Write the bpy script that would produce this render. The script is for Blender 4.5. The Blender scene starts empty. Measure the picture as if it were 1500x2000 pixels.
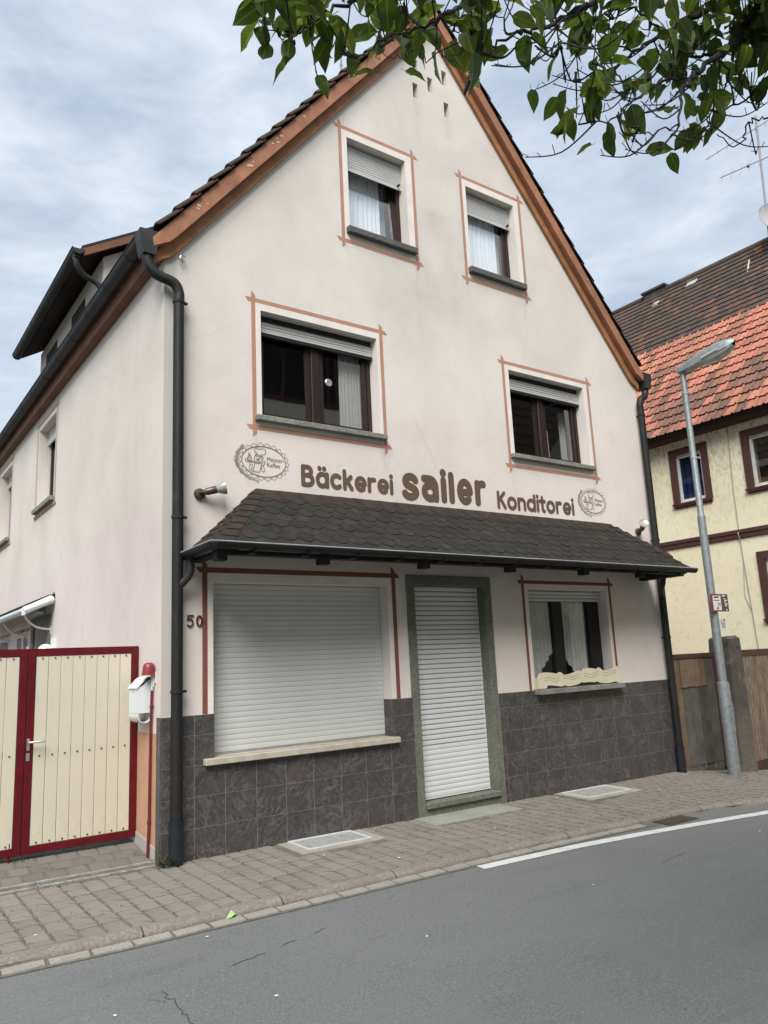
import bpy, math, random
from math import radians as R, sin, cos, pi, atan2, sqrt
from mathutils import Vector, Matrix
from mathutils.geometry import tessellate_polygon
random.seed(7)
S = bpy.context.scene
COL = S.collection

# ------------------------------------------------------------------ camera
cam_d = bpy.data.cameras.new('camera')
cam = bpy.data.objects.new('camera', cam_d); COL.objects.link(cam)
cam_d.sensor_fit = 'VERTICAL'; cam_d.sensor_height = 36.0
cam_d.lens = 36.0 * 1502.88 / 2000.0
cam_d.clip_start = 0.05; cam_d.clip_end = 2000
_r = Vector((0.81579834, -0.57647141, -0.04640878)); _u = Vector((-0.07341373, -0.18281921, 0.98040174)); _f = Vector((0.57365799, 0.79640307, 0.19146452))
cam.matrix_world = Matrix(((_r.x, _u.x, -_f.x, -2.393), (_r.y, _u.y, -_f.y, -6.8), (_r.z, _u.z, -_f.z, 1.5892), (0, 0, 0, 1)))
S.camera = cam

# ------------------------------------------------------------------ sky and light
W = bpy.data.worlds.new('World'); S.world = W; W.use_nodes = True
nt = W.node_tree; nt.nodes.clear()
def wn(t, **k):
    n = nt.nodes.new(t)
    for a, b in k.items(): setattr(n, a, b)
    return n
SUN_EL, SUN_AZ = 48.0, 222.0           # high, from the front left of the house, through thin cloud
sky = wn('ShaderNodeTexSky', sky_type='NISHITA', sun_disc=False)
sky.sun_elevation = R(SUN_EL); sky.sun_rotation = R(SUN_AZ); sky.air_density = 1.0; sky.dust_density = 1.5
tc = wn('ShaderNodeTexCoord')
mp = wn('ShaderNodeMapping'); mp.inputs['Scale'].default_value = (1.0, 1.0, 2.6); mp.inputs['Rotation'].default_value = (0.2, 0.3, 0.6)
n1 = wn('ShaderNodeTexNoise'); n1.inputs['Scale'].default_value = 2.6; n1.inputs['Detail'].default_value = 7; n1.inputs['Roughness'].default_value = 0.55; n1.inputs['Distortion'].default_value = 0.5
n2 = wn('ShaderNodeTexNoise'); n2.inputs['Scale'].default_value = 7.5; n2.inputs['Detail'].default_value = 7; n2.inputs['Roughness'].default_value = 0.55; n2.inputs['Distortion'].default_value = 0.3
mx0 = wn('ShaderNodeMix'); mx0.inputs[0].default_value = 0.48
rp = wn('ShaderNodeValToRGB'); rp.color_ramp.elements[0].position = 0.36; rp.color_ramp.elements[1].position = 0.62
rp.color_ramp.elements[0].color = (0.93, 0.93, 0.93, 1); rp.color_ramp.elements[1].color = (1, 1, 1, 1)
rc = wn('ShaderNodeValToRGB'); rc.color_ramp.elements[0].position = 0.38; rc.color_ramp.elements[1].position = 0.60
CLOUD_LO, CLOUD_HI = (2.18, 2.68, 3.35, 1), (3.55, 4.0, 4.5, 1)
rc.color_ramp.elements[0].color = (CLOUD_LO[0]/6, CLOUD_LO[1]/6, CLOUD_LO[2]/6, 1); rc.color_ramp.elements[1].color = (CLOUD_HI[0]/6, CLOUD_HI[1]/6, CLOUD_HI[2]/6, 1)
vm = wn('ShaderNodeVectorMath', operation='SCALE'); vm.inputs['Scale'].default_value = 6.0
mx = wn('ShaderNodeMix', data_type='RGBA')
bg = wn('ShaderNodeBackground'); bg.inputs['Strength'].default_value = 0.10
wo = wn('ShaderNodeOutputWorld')
L = nt.links.new
L(tc.outputs['Generated'], mp.inputs['Vector']); L(mp.outputs['Vector'], n1.inputs['Vector']); L(mp.outputs['Vector'], n2.inputs['Vector'])
L(n1.outputs['Fac'], mx0.inputs[2]); L(n2.outputs['Fac'], mx0.inputs[3])
L(mx0.outputs[0], rp.inputs['Fac']); L(mx0.outputs[0], rc.inputs['Fac'])
L(rc.outputs['Color'], vm.inputs[0])
L(rp.outputs['Color'], mx.inputs[0]); L(sky.outputs['Color'], mx.inputs[6]); L(vm.outputs['Vector'], mx.inputs[7])
L(mx.outputs[2], bg.inputs['Color']); L(bg.outputs['Background'], wo.inputs['Surface'])

sd = bpy.data.lights.new('sun', 'SUN'); sd.energy = 2.35; sd.angle = R(36); sd.color = (1.0, 0.965, 0.92)
sun = bpy.data.objects.new('sun', sd); COL.objects.link(sun)
_sx, _sy, _sz = sin(R(SUN_AZ))*cos(R(SUN_EL)), cos(R(SUN_AZ))*cos(R(SUN_EL)), sin(R(SUN_EL))
sun.rotation_euler = Vector((_sx, _sy, _sz)).to_track_quat('Z', 'Y').to_euler()
sun.location = (-6, -10, 20)
S.view_settings.view_transform = 'Standard'; S.view_settings.look = 'None'
S.view_settings.gamma = 1.0; S.view_settings.use_curve_mapping = False
S.view_settings.exposure = 1.13

# ------------------------------------------------------------------ materials
def lin(c):
    return tuple(((v/255)/12.92 if v/255 <= 0.04045 else ((v/255+0.055)/1.055)**2.4) for v in c)
class NT:
    def __init__(s, name):
        s.m = bpy.data.materials.new(name); s.m.use_nodes = True
        s.t = s.m.node_tree; s.t.nodes.clear()
        s.out = s.n('ShaderNodeOutputMaterial'); s.b = s.n('ShaderNodeBsdfPrincipled')
        s.l(s.b.outputs[0], s.out.inputs['Surface'])
        s.coord = None
    def n(s, t, **k):
        n = s.t.nodes.new(t)
        for a, b in k.items(): setattr(n, a, b)
        return n
    def l(s, a, b): s.t.links.new(a, b)
    def vec(s, scale=(1, 1, 1), rand=False, world=False):
        tcn = s.n('ShaderNodeNewGeometry').outputs['Position'] if world else s.n('ShaderNodeTexCoord').outputs['Object']
        m = s.n('ShaderNodeMapping'); m.inputs['Scale'].default_value = scale; s.l(tcn, m.inputs['Vector'])
        if rand:
            oi = s.n('ShaderNodeObjectInfo'); k = s.n('ShaderNodeVectorMath', operation='SCALE'); k.inputs[0].default_value = (37, 61, 23)
            s.l(oi.outputs['Random'], k.inputs['Scale']); s.l(k.outputs[0], m.inputs['Location'])
        return m.outputs[0]
    def noise(s, scale, v, detail=5, rough=0.55, dist=0.0):
        n = s.n('ShaderNodeTexNoise'); n.inputs['Scale'].default_value = scale; n.inputs['Detail'].default_value = detail
        n.inputs['Roughness'].default_value = rough; n.inputs['Distortion'].default_value = dist; s.l(v, n.inputs['Vector'])
        return n.outputs['Fac']
    def ramp(s, f, stops):
        r = s.n('ShaderNodeValToRGB'); e = r.color_ramp.elements
        while len(e) < len(stops): e.new(0.5)
        for x, (p, c) in zip(e, stops):
            x.position = p; x.color = (*c, 1) if len(c) == 3 else c
        s.l(f, r.inputs['Fac']); return r.outputs['Color']
    def mix(s, f, a, b, mode='MIX'):
        m = s.n('ShaderNodeMix', data_type='RGBA', blend_type=mode)
        for sock, v in ((m.inputs[0], f), (m.inputs[6], a), (m.inputs[7], b)):
            if isinstance(v, (int, float)): sock.default_value = v
            elif isinstance(v, tuple): sock.default_value = (*v, 1)
            else: s.l(v, sock)
        return m.outputs[2]
    def bump(s, h, strength=0.3, dist=0.01):
        b = s.n('ShaderNodeBump'); b.inputs['Strength'].default_value = strength; b.inputs['Distance'].default_value = dist
        s.l(h, b.inputs['Height']); s.l(b.outputs[0], s.b.inputs['Normal'])
    def randf(s): return s.n('ShaderNodeObjectInfo').outputs['Random']
    def z(s):
        g = s.n('ShaderNodeNewGeometry'); x = s.n('ShaderNodeSeparateXYZ'); s.l(g.outputs['Position'], x.inputs[0]); return x.outputs
    def math(s, op, a, b=0.0):
        m = s.n('ShaderNodeMath', operation=op)
        for i, v in enumerate((a, b)):
            if isinstance(v, (int, float)): m.inputs[i].default_value = v
            else: s.l(v, m.inputs[i])
        return m.outputs[0]
    def done(s, col, rough=0.8, metal=0.0, spec=None):
        if isinstance(col, tuple): s.b.inputs['Base Color'].default_value = (*col, 1)
        else: s.l(col, s.b.inputs['Base Color'])
        if isinstance(rough, (int, float)): s.b.inputs['Roughness'].default_value = rough
        else: s.l(rough, s.b.inputs['Roughness'])
        s.b.inputs['Metallic'].default_value = metal
        if spec is not None: s.b.inputs['Specular IOR Level'].default_value = spec
        return s.m
def mul(c, k): return tuple(min(1, v*k) for v in c)
def paint(name, c, rough=0.5, metal=0.0, wear=0.15, scale=9, rand=False, bump=0.0, dirt=None, spec=None):
    m = NT(name); v = m.vec(rand=rand)
    n = m.noise(scale, v, 6, 0.6)
    col = m.ramp(n, [(0.3, mul(c, 1-wear)), (0.7, mul(c, 1+wear*0.6))])
    if dirt:
        d = m.noise(scale*2.7, v, 7, 0.7); f = m.ramp(d, [(0.56, (0, 0, 0)), (0.72, (1, 1, 1))])
        col = m.mix(f, col, dirt)
    if rand: 
        rr = m.ramp(m.randf(), [(0, (0.86, 0.86, 0.86)), (1, (1.1, 1.1, 1.1))]); col = m.mix(1.0, col, rr, 'MULTIPLY')
    if bump: m.bump(m.noise(scale*12, v, 4), bump, 0.004)
    return m.done(col, rough, metal, spec)

def plaster(name, cols, side=False):
    m = NT(name); v = m.vec(world=True)
    big = m.noise(0.55, v, 6, 0.6, 0.4)
    base = m.ramp(big, [(0.32, cols[0]), (0.52, cols[1]), (0.72, cols[2])])
    if side:                                   # newer, greyer coat above the ledge at z = 3.15
        z = m.z(); f = m.ramp(m.math('ADD', m.math('MULTIPLY', m.math('SUBTRACT', z[2], 3.15), 1.0), m.math('MULTIPLY', m.noise(1.2, v, 4), 0.5)), [(0.22, (0, 0, 0)), (0.30, (0.75, 0.75, 0.75))])
        up = m.ramp(big, [(0.32, cols[3]), (0.55, cols[4]), (0.75, cols[5])])
        base = m.mix(f, base, up)
    else:                                      # lower part a touch pinker
        z = m.z(); f = m.ramp(m.math('DIVIDE', z[2], 8.0), [(0.35, (0, 0, 0)), (0.75, (1, 1, 1))])
        up = m.ramp(big, [(0.32, cols[3]), (0.55, cols[4]), (0.75, cols[5])])
        base = m.mix(f, base, up)
    vs = m.vec((2.6, 2.6, 0.28), world=True)   # rain streaks
    st = m.noise(1.5, vs, 7, 0.62, 0.2); f = m.ramp(st, [(0.57, (0, 0, 0)), (0.80, (0.18, 0.18, 0.18))])
    base = m.mix(f, base, mul(cols[0], 0.72))
    bl = m.noise(3.2, v, 8, 0.68, 0.3); f = m.ramp(bl, [(0.54, (0, 0, 0)), (0.78, (0.26, 0.26, 0.26))])
    base = m.mix(f, base, mul(cols[0], 0.70))
    vo = m.n('ShaderNodeTexVoronoi', feature='DISTANCE_TO_EDGE'); vo.inputs['Scale'].default_value = 0.55
    ad = m.n('ShaderNodeVectorMath', operation='ADD'); cm = m.n('ShaderNodeCombineXYZ'); dd = m.noise(2.2, v, 6, 0.7)
    for i_ in range(3): m.l(dd, cm.inputs[i_])
    m.l(v, ad.inputs[0]); m.l(cm.outputs[0], ad.inputs[1]); m.l(ad.outputs[0], vo.inputs['Vector'])
    ck = m.ramp(vo.outputs['Distance'], [(0.0, (0.24, 0.24, 0.24)), (0.005, (0, 0, 0))]); pt = m.ramp(m.noise(0.7, v, 3), [(0.5, (0, 0, 0)), (0.6, (1, 1, 1))])
    base = m.mix(m.mix(1.0, ck, pt, 'MULTIPLY'), base, mul(cols[0], 0.55))
    fg = m.noise(75, v, 5, 0.75); base = m.mix(0.22, base, m.ramp(fg, [(0.3, (0.25, 0.25, 0.25)), (0.7, (0.78, 0.78, 0.78))]), 'OVERLAY')
    sp = m.noise(38, v, 3, 0.5); f = m.ramp(sp, [(0.70, (0, 0, 0)), (0.78, (0.4, 0.4, 0.4))])
    base = m.mix(f, base, mul(cols[0], 0.6))
    if not side:                               # run-off stains: mid gable, below the vents and the sill ends
        px = m.z()
        for cx, hw, zt, ln, k in ((3.55, 1.0, 7.3, 2.6, 0.30), (3.35, .10, 8.82, .9, .35), (3.86, .10, 8.75, .9, .35), (0.97, .07, 4.02, .75, .40), (2.55, .07, 4.02, .6, .35), (4.58, .06, 4.04, .6, .35), (6.16, .06, 4.04, .6, .35), (3.18, .07, 6.48, .9, .40), (2.16, .06, 6.48, .5, .3), (5.06, .06, 6.5, .7, .35), (.36, .06, 3.2, .8, .35)):
            dx = m.math('DIVIDE', m.math('ABSOLUTE', m.math('SUBTRACT', px[0], cx)), hw); dz = m.math('DIVIDE', m.math('SUBTRACT', zt, px[2]), ln)
            fx = m.ramp(dx, [(0.0, (1, 1, 1)), (1.0, (0, 0, 0))]); fz = m.ramp(dz, [(0.0, (0, 0, 0)), (0.04, (1, 1, 1)), (1.0, (0, 0, 0))])
            f = m.mix(1.0, m.mix(1.0, fx, fz, 'MULTIPLY'), m.ramp(m.noise(2.2 if hw > .5 else 9, m.vec((1.6, 1, .5), world=True), 6, .65), [(.38, (0, 0, 0)), (.66, (k, k, k))]), 'MULTIPLY')
            base = m.mix(f, base, mul(cols[0], 0.48))
    # dirt in a band near the wall foot and corner
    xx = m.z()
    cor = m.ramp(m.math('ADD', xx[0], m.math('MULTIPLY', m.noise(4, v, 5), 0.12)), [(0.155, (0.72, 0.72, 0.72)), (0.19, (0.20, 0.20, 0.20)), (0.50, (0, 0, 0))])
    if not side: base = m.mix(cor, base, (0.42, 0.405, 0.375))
    h = m.mix(0.5, m.noise(160, v, 4, 0.6), m.noise(28, v, 5, 0.6))
    m.bump(h, 0.28, 0.006)
    return m.done(base, 0.92, spec=0.15)

M = {}
M['plaster'] = plaster('plaster_pink', [(0.58, 0.52, 0.485), (0.66, 0.597, 0.56), (0.70, 0.64, 0.60), (0.54, 0.505, 0.46), (0.63, 0.59, 0.545), (0.69, 0.645, 0.60)])
M['plaster_side'] = plaster('plaster_side', [(0.55, 0.485, 0.45), (0.62, 0.55, 0.515), (0.66, 0.595, 0.56), (0.55, 0.51, 0.445), (0.62, 0.58, 0.52), (0.67, 0.63, 0.57)], True)
M['reveal'] = paint('plaster_reveal', (0.60, 0.555, 0.52), 0.9, wear=0.12, scale=4, bump=0.2)
M['surround'] = paint('plaster_white_band', (0.71, 0.66, 0.615), 0.9, wear=0.10, scale=5, bump=0.2)
M['terracotta'] = paint('painted_line_terracotta', (0.41, 0.215, 0.14), 0.85, wear=0.12, scale=6)
M['darkline'] = paint('painted_line_red', (0.20, 0.065, 0.042), 0.85, wear=0.15, scale=6)
M['letter'] = paint('letter_brown', (0.112, 0.072, 0.040), 0.6, wear=0.12, scale=5)
M['ink'] = paint('emblem_ink', (0.13, 0.10, 0.09), 0.8, wear=0.1)
M['inkgrey'] = paint('emblem_shadow', (0.30, 0.265, 0.25), 0.85, wear=0.35, scale=26)
M['barge'] = paint('barge_board_orange', (0.345, 0.150, 0.062), 0.72, wear=0.30, scale=5, dirt=(0.16, 0.085, 0.055), bump=0.3)
M['barge_outer'] = paint('barge_board_weathered', (0.325, 0.140, 0.075), 0.78, wear=0.35, scale=4, dirt=(0.22, 0.17, 0.12), bump=0.4)
M['peel'] = paint('bare_wood_patch', (0.50, 0.42, 0.30), 0.85, wear=0.3, scale=20)
M['brownwood'] = paint('eaves_brown', (0.155, 0.062, 0.030), 0.75, wear=0.3, scale=5)
M['zinc_dark'] = paint('gutter_dark_zinc', (0.030, 0.030, 0.029), 0.55, 0.0, wear=0.4, scale=4, dirt=(0.055, 0.053, 0.048), spec=0.3)
M['zinc_edge'] = paint('gutter_lip', (0.36, 0.38, 0.39), 0.4, 0.3, wear=0.2)
M['pipe'] = paint('downpipe_dark', (0.014, 0.0145, 0.0145), 0.55, 0.0, wear=0.4, scale=3, dirt=(0.035, 0.033, 0.029), spec=0.3)
M['sleeve'] = paint('pipe_sleeve', (0.012, 0.014, 0.022), 0.4, wear=0.3)
M['black'] = paint('black_wood', (0.012, 0.010, 0.009), 0.8, wear=0.3)
M['winframe'] = paint('window_frame_dark_brown', (0.022, 0.0095, 0.0085), 0.38, wear=0.2, scale=12)
M['shutter_grey'] = paint('roller_shutter_aluminium', (0.52, 0.52, 0.50), 0.5, wear=0.06, scale=3)
M['shutter_shop'] = paint('shop_shutter_grey', (0.53, 0.54, 0.53), 0.5, wear=0.05, scale=2, rand=False)
M['shutter_door'] = paint('door_shutter_light', (0.62, 0.625, 0.625), 0.5, wear=0.05, scale=2)
M['shadowgap'] = paint('dark_gap', (0.02, 0.02, 0.02), 0.9)
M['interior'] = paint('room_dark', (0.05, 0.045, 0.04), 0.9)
M['curtain'] = paint('net_curtain', (0.93, 0.94, 0.95), 0.9, wear=0.05, scale=12)
M['curtain_grey'] = paint('net_curtain_grey', (0.50, 0.50, 0.475), 0.9, wear=0.1, scale=12)
M['creamboard'] = paint('cream_board', (0.65, 0.605, 0.44), 0.6, wear=0.06)
M['creamline'] = paint('cream_board_groove', (0.36, 0.32, 0.21), 0.7)
M['gatecream'] = paint('gate_cream', (0.575, 0.535, 0.415), 0.45, wear=0.06, scale=3, rand=False, dirt=(0.50, 0.44, 0.32))
M['gatered'] = paint('gate_dark_red', (0.105, 0.008, 0.011), 0.45, wear=0.25, scale=5, dirt=(0.07, 0.012, 0.012), spec=0.2)
M['redpipe'] = paint('red_pipe', (0.15, 0.012, 0.016), 0.45, wear=0.2)
M['redcap'] = paint('red_cap', (0.21, 0.022, 0.026), 0.4, wear=0.25)
M['white'] = paint('white_lacquer', (0.66, 0.70, 0.71), 0.35, wear=0.05)
M['offwhite'] = paint('off_white_metal', (0.62, 0.62, 0.58), 0.45, wear=0.1)
M['opal'] = paint('opal_globe', (0.75, 0.80, 0.80), 0.2, wear=0.02)
M['steel'] = paint('brushed_steel', (0.55, 0.55, 0.54), 0.35, 0.8, wear=0.15)
M['bronze'] = paint('lamp_bronze', (0.10, 0.085, 0.07), 0.4, 0.6, wear=0.4, scale=20)
M['lampglass'] = paint('lamp_reflector', (0.40, 0.40, 0.38), 0.25, 0.3, wear=0.2, scale=20)
M['orange_plinth'] = paint('painted_plinth_orange', (0.46, 0.265, 0.165), 0.85, wear=0.1, scale=5, bump=0.2)
M['grey_skirt'] = paint('grey_skirting', (0.36, 0.34, 0.315), 0.85, wear=0.12, scale=6, bump=0.2)
M['grout'] = paint('grout', (0.27, 0.25, 0.235), 0.95, wear=0.2, scale=30)
M['mortar'] = paint('sand_joint', (0.135, 0.12, 0.10), 1.0, wear=0.4, scale=14)
M['concrete'] = paint('concrete_collar', (0.31, 0.285, 0.235), 0.95, wear=0.2, scale=8, bump=0.4)
M['galv'] = paint('galvanised_mesh', (0.36, 0.365, 0.355), 0.6, 0.1, wear=0.45, scale=14)
M['alu'] = paint('aluminium_frame', (0.60, 0.61, 0.61), 0.5, 0.1, wear=0.1)
M['iron'] = paint('cast_iron', (0.10, 0.078, 0.062), 0.7, 0.1, wear=0.4, scale=20)
M['roadwhite'] = paint('road_paint', (0.60, 0.60, 0.57), 0.8, wear=0.18, scale=8, dirt=(0.35, 0.35, 0.34), bump=0.3)
M['crackdark'] = paint('crack', (0.06, 0.06, 0.06), 1.0)
M['lamp_steel'] = paint('galvanised_pole', (0.25, 0.275, 0.285), 0.55, 0.45, wear=0.25, scale=16, dirt=(0.34, 0.36, 0.36))
M['lens'] = paint('lamp_lens', (0.40, 0.41, 0.39), 0.2, wear=0.3, scale=10)
M['maroon'] = paint('timber_maroon', (0.066, 0.022, 0.018), 0.75, wear=0.25, scale=5, bump=0.2)
M['whiteframe'] = paint('white_window_frame', (0.55, 0.56, 0.55), 0.6, wear=0.15, dirt=(0.38, 0.37, 0.34))
M['cable'] = paint('cable_grey', (0.32, 0.31, 0.28), 0.8)
M['stone_dark'] = paint('weathered_stone', (0.062, 0.054, 0.047), 0.95, wear=0.5, scale=8, dirt=(0.12, 0.11, 0.09), bump=0.8)
M['plank_grey'] = paint('plank_grey', (0.085, 0.078, 0.07), 0.9, wear=0.4, scale=6, rand=True, bump=0.4)
M['plank_tan'] = paint('plank_tan', (0.15, 0.10, 0.065), 0.85, wear=0.35, scale=6, rand=True, bump=0.3)
M['picket'] = paint('picket_weathered', (0.17, 0.13, 0.09), 0.9, wear=0.4, scale=7, rand=True, bump=0.3)
M['petal'] = paint('petal_white', (0.80, 0.78, 0.74), 0.7)
M['limegreen'] = paint('lime_leaf', (0.30, 0.44, 0.13), 0.6)
M['weed'] = paint('weed_green', (0.07, 0.13, 0.03), 0.6, wear=0.3)
M['grass'] = paint('joint_grass', (0.075, 0.10, 0.03), 0.8, wear=0.4)
M['bark'] = paint('bark_dark', (0.018, 0.015, 0.013), 0.9, wear=0.4, scale=20, bump=0.6)
M['sign_red'] = paint('sign_red', (0.22, 0.02, 0.03), 0.5)
M['sign_white'] = paint('sign_white', (0.66, 0.62, 0.60), 0.5)
M['sign_dark'] = paint('sign_dark', (0.06, 0.05, 0.06), 0.5)
M['number'] = paint('number_red', (0.085, 0.014, 0.016), 0.4)
M['opp_wall'] = paint('opposite_plaster', (0.76, 0.72, 0.60), 0.9, wear=0.1, scale=1)
M['opp_wood'] = paint('opposite_timber', (0.09, 0.035, 0.02), 0.7)
M['dish'] = paint('satellite_dish', (0.36, 0.36, 0.37), 0.6)
M['inkpale'] = paint('sill_stone_pale', (0.42, 0.385, 0.31), 0.9, wear=0.18, scale=9, bump=0.4)

def granite(name, dark, mid, light, scale=1.0, rough=0.45):
    m = NT(name); v = m.vec((scale, scale, scale), rand=True)
    d = m.noise(3.2, v, 3, 0.5, 1.2)
    add = m.n('ShaderNodeVectorMath', operation='ADD'); cmb = m.n('ShaderNodeCombineXYZ')
    for i in range(3): m.l(d, cmb.inputs[i])
    m.l(v, add.inputs[0]); m.l(cmb.outputs[0], add.inputs[1])
    n = m.noise(7, add.outputs[0], 8, 0.72, 2.0)
    col = m.ramp(n, [(0.32, dark), (0.50, mid), (0.72, mul(mid, 1.5))])
    rot = m.n('ShaderNodeVectorRotate', rotation_type='Y_AXIS'); m.l(v, rot.inputs['Vector']); m.l(m.math('MULTIPLY', m.randf(), 6.28), rot.inputs['Angle'])
    for sc, k, ds in ((2.6, 0.26, 19), (6.0, 0.26, 14)):
        wv = m.n('ShaderNodeTexWave'); wv.inputs['Scale'].default_value = sc; wv.inputs['Distortion'].default_value = ds; wv.inputs['Detail'].default_value = 4; wv.inputs['Detail Scale'].default_value = 1.6; wv.inputs['Detail Roughness'].default_value = 0.62
        m.l(rot.outputs[0], wv.inputs['Vector'])
        vein = m.ramp(wv.outputs['Fac'], [(0.55, (0, 0, 0)), (0.95, (k, k, k))])
        br = m.ramp(m.noise(4.5, v, 5), [(0.38, (0.12, 0.12, 0.12)), (0.66, (1, 1, 1))])
        col = m.mix(m.mix(1.0, vein, br, 'MULTIPLY'), col, light)
    pk = m.noise(3.0, v, 4); col = m.mix(m.ramp(pk, [(0.62, (0, 0, 0)), (0.74, (0.35, 0.35, 0.35))]), col, (0.11, 0.075, 0.062))
    r = m.ramp(m.randf(), [(0, (0.95, 0.95, 0.95)), (1, (1.07, 1.05, 1.04))]); col = m.mix(1.0, col, r, 'MULTIPLY')
    f = m.noise(90, v, 3); col = m.mix(m.ramp(f, [(0.6, (0, 0, 0)), (0.75, (0.35, 0.35, 0.35))]), col, light)
    # splash dirt rising from the pavement
    z = m.z(); g = m.math('ADD', z[2], m.math('MULTIPLY', m.noise(3, m.vec(world=True), 5), 0.35))
    m.bump(n, 0.12, 0.002)
    return m.done(col, rough)
M['tile'] = granite('granite_tile', (0.027, 0.0245, 0.025), (0.052, 0.047, 0.047), (0.22, 0.207, 0.20))
def speckle(name, a, b, c, rough=0.8, scale=60, stain=None, bump=0.3):
    m = NT(name); v = m.vec(rand=True)
    n = m.noise(scale, v, 3, 0.7); col = m.ramp(n, [(0.35, a), (0.5, b), (0.68, c)])
    s = m.noise(3.5, v, 6, 0.6); col = m.mix(m.ramp(s, [(0.42, (0, 0, 0)), (0.72, (0.6, 0.6, 0.6))]), col, stain or mul(a, 0.8))
    m.bump(n, bump, 0.003)
    return m.done(col, rough)
M['granite_frame'] = speckle('granite_door_frame', (0.075, 0.082, 0.066), (0.128, 0.138, 0.112), (0.22, 0.23, 0.195), stain=(0.09, 0.095, 0.06))
M['sill_granite'] = speckle('sill_granite', (0.12, 0.118, 0.105), (0.21, 0.205, 0.185), (0.34, 0.33, 0.30))
M['sill_dark'] = speckle('sill_granite_dark', (0.045, 0.043, 0.040), (0.085, 0.082, 0.075), (0.15, 0.145, 0.135), stain=(0.05, 0.05, 0.04))
M['slab_green'] = speckle('doorstep_slab', (0.20, 0.215, 0.18), (0.27, 0.285, 0.24), (0.35, 0.36, 0.31))

def paver_mat(name, cols, lichen=0.5):
    m = NT(name); v = m.vec(rand=True); wv = m.vec(world=True)
    base = m.ramp(m.randf(), [(0.0, cols[0]), (0.3, cols[1]), (0.6, cols[2]), (1.0, cols[3])])
    n = m.noise(70, v, 3, 0.7); base = m.mix(0.55, base, m.ramp(n, [(0.3, (0.5, 0.5, 0.5)), (0.7, (0.75, 0.75, 0.75))]), 'OVERLAY')
    s = m.noise(1.6, wv, 6, 0.6, 0.3); base = m.mix(m.ramp(s, [(0.42, (0, 0, 0)), (0.66, (lichen, lichen, lichen))]), base, (0.215, 0.20, 0.178))
    m.bump(n, 0.5, 0.003)
    return m.done(base, 0.95, spec=0.2)
M['paver'] = paver_mat('paver_brown', [(0.160, 0.148, 0.131), (0.188, 0.167, 0.140), (0.203, 0.180, 0.151), (0.178, 0.166, 0.149)])
M['paver_grey'] = paver_mat('paver_grey', [(0.105, 0.098, 0.088), (0.125, 0.115, 0.102), (0.14, 0.13, 0.115), (0.115, 0.108, 0.10)], 0.3)
M['kerb'] = speckle('kerb_concrete', (0.155, 0.138, 0.118), (0.205, 0.182, 0.157), (0.28, 0.252, 0.22), 0.95, 45, (0.145, 0.125, 0.105), 0.8)
M['gutterstone'] = speckle('gutter_stone', (0.235, 0.222, 0.195), (0.285, 0.27, 0.238), (0.34, 0.325, 0.29), 0.95, 50, (0.19, 0.175, 0.15), 0.6)

def asphalt():
    m = NT('asphalt'); v = m.vec(world=True)
    n = m.noise(150, v, 2, 0.85); g = m.noise(48, v, 5, 0.75)
    col = m.ramp(n, [(0.28, (0.066, 0.068, 0.067)), (0.5, (0.146, 0.150, 0.147)), (0.72, (0.25, 0.253, 0.247))])
    vo = m.n('ShaderNodeTexVoronoi'); vo.inputs['Scale'].default_value = 95; m.l(v, vo.inputs['Vector'])
    pick = m.ramp(vo.outputs['Color'], [(0.80, (0, 0, 0)), (0.90, (1, 1, 1))]); near = m.ramp(vo.outputs['Distance'], [(0.18, (0.75, 0.75, 0.75)), (0.40, (0, 0, 0))])
    col = m.mix(m.mix(1.0, pick, near, 'MULTIPLY'), col, (0.34, 0.34, 0.325))
    col = m.mix(0.35, col, m.ramp(g, [(0.3, (0.30, 0.30, 0.30)), (0.7, (0.70, 0.70, 0.70))]), 'OVERLAY')
    s = m.noise(0.9, v, 7, 0.6, 0.4); col = m.mix(m.ramp(s, [(0.4, (0, 0, 0)), (0.7, (0.45, 0.45, 0.45))]), col, (0.180, 0.182, 0.178))
    s2 = m.noise(1.6, m.vec((0.22, 1.8, 1), world=True), 7, 0.65, 0.6); col = m.mix(m.ramp(s2, [(0.55, (0, 0, 0)), (0.74, (0.5, 0.5, 0.5))]), col, (0.098, 0.102, 0.104))
    s3 = m.noise(5.0, m.vec((0.5, 1, 1), world=True), 5, 0.6, 0.5); col = m.mix(m.ramp(s3, [(0.68, (0, 0, 0)), (0.74, (0.35, 0.35, 0.35))]), col, (0.075, 0.077, 0.078))
    m.bump(m.mix(0.4, n, g), 0.7, 0.005)
    return m.done(col, 0.88, spec=0.3)
M['asphalt'] = asphalt()
M['ground'] = paint('ground_far', (0.10, 0.095, 0.08), 1.0, wear=0.3, scale=0.5)

def shingle_mat(name, cols, n_scale=50, moss=(0.06, 0.065, 0.045)):
    m = NT(name); v = m.vec(rand=True)
    base = m.ramp(m.randf(), [(i/(len(cols)-1), c) for i, c in enumerate(cols)])
    n = m.noise(n_scale, v, 3, 0.7); base = m.mix(m.ramp(n, [(0.3, (0.0, 0.0, 0.0)), (0.75, (0.6, 0.6, 0.6))]), mix_a(m, base, 0.75), mix_a(m, base, 1.5))
    s = m.noise(9, v, 6, 0.65); base = m.mix(m.ramp(s, [(0.5, (0, 0, 0)), (0.75, (0.5, 0.5, 0.5))]), base, moss)
    m.bump(n, 0.5, 0.003)
    return m.done(base, 0.92, spec=0.2)
def mix_a(m, sock, k): return m.mix(1.0, sock, (k, k, k), 'MULTIPLY')
M['shingle'] = shingle_mat('shingle_bitumen', [(0.023, 0.021, 0.019), (0.028, 0.024, 0.021), (0.028, 0.027, 0.025), (0.034, 0.028, 0.025)], 120)
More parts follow.
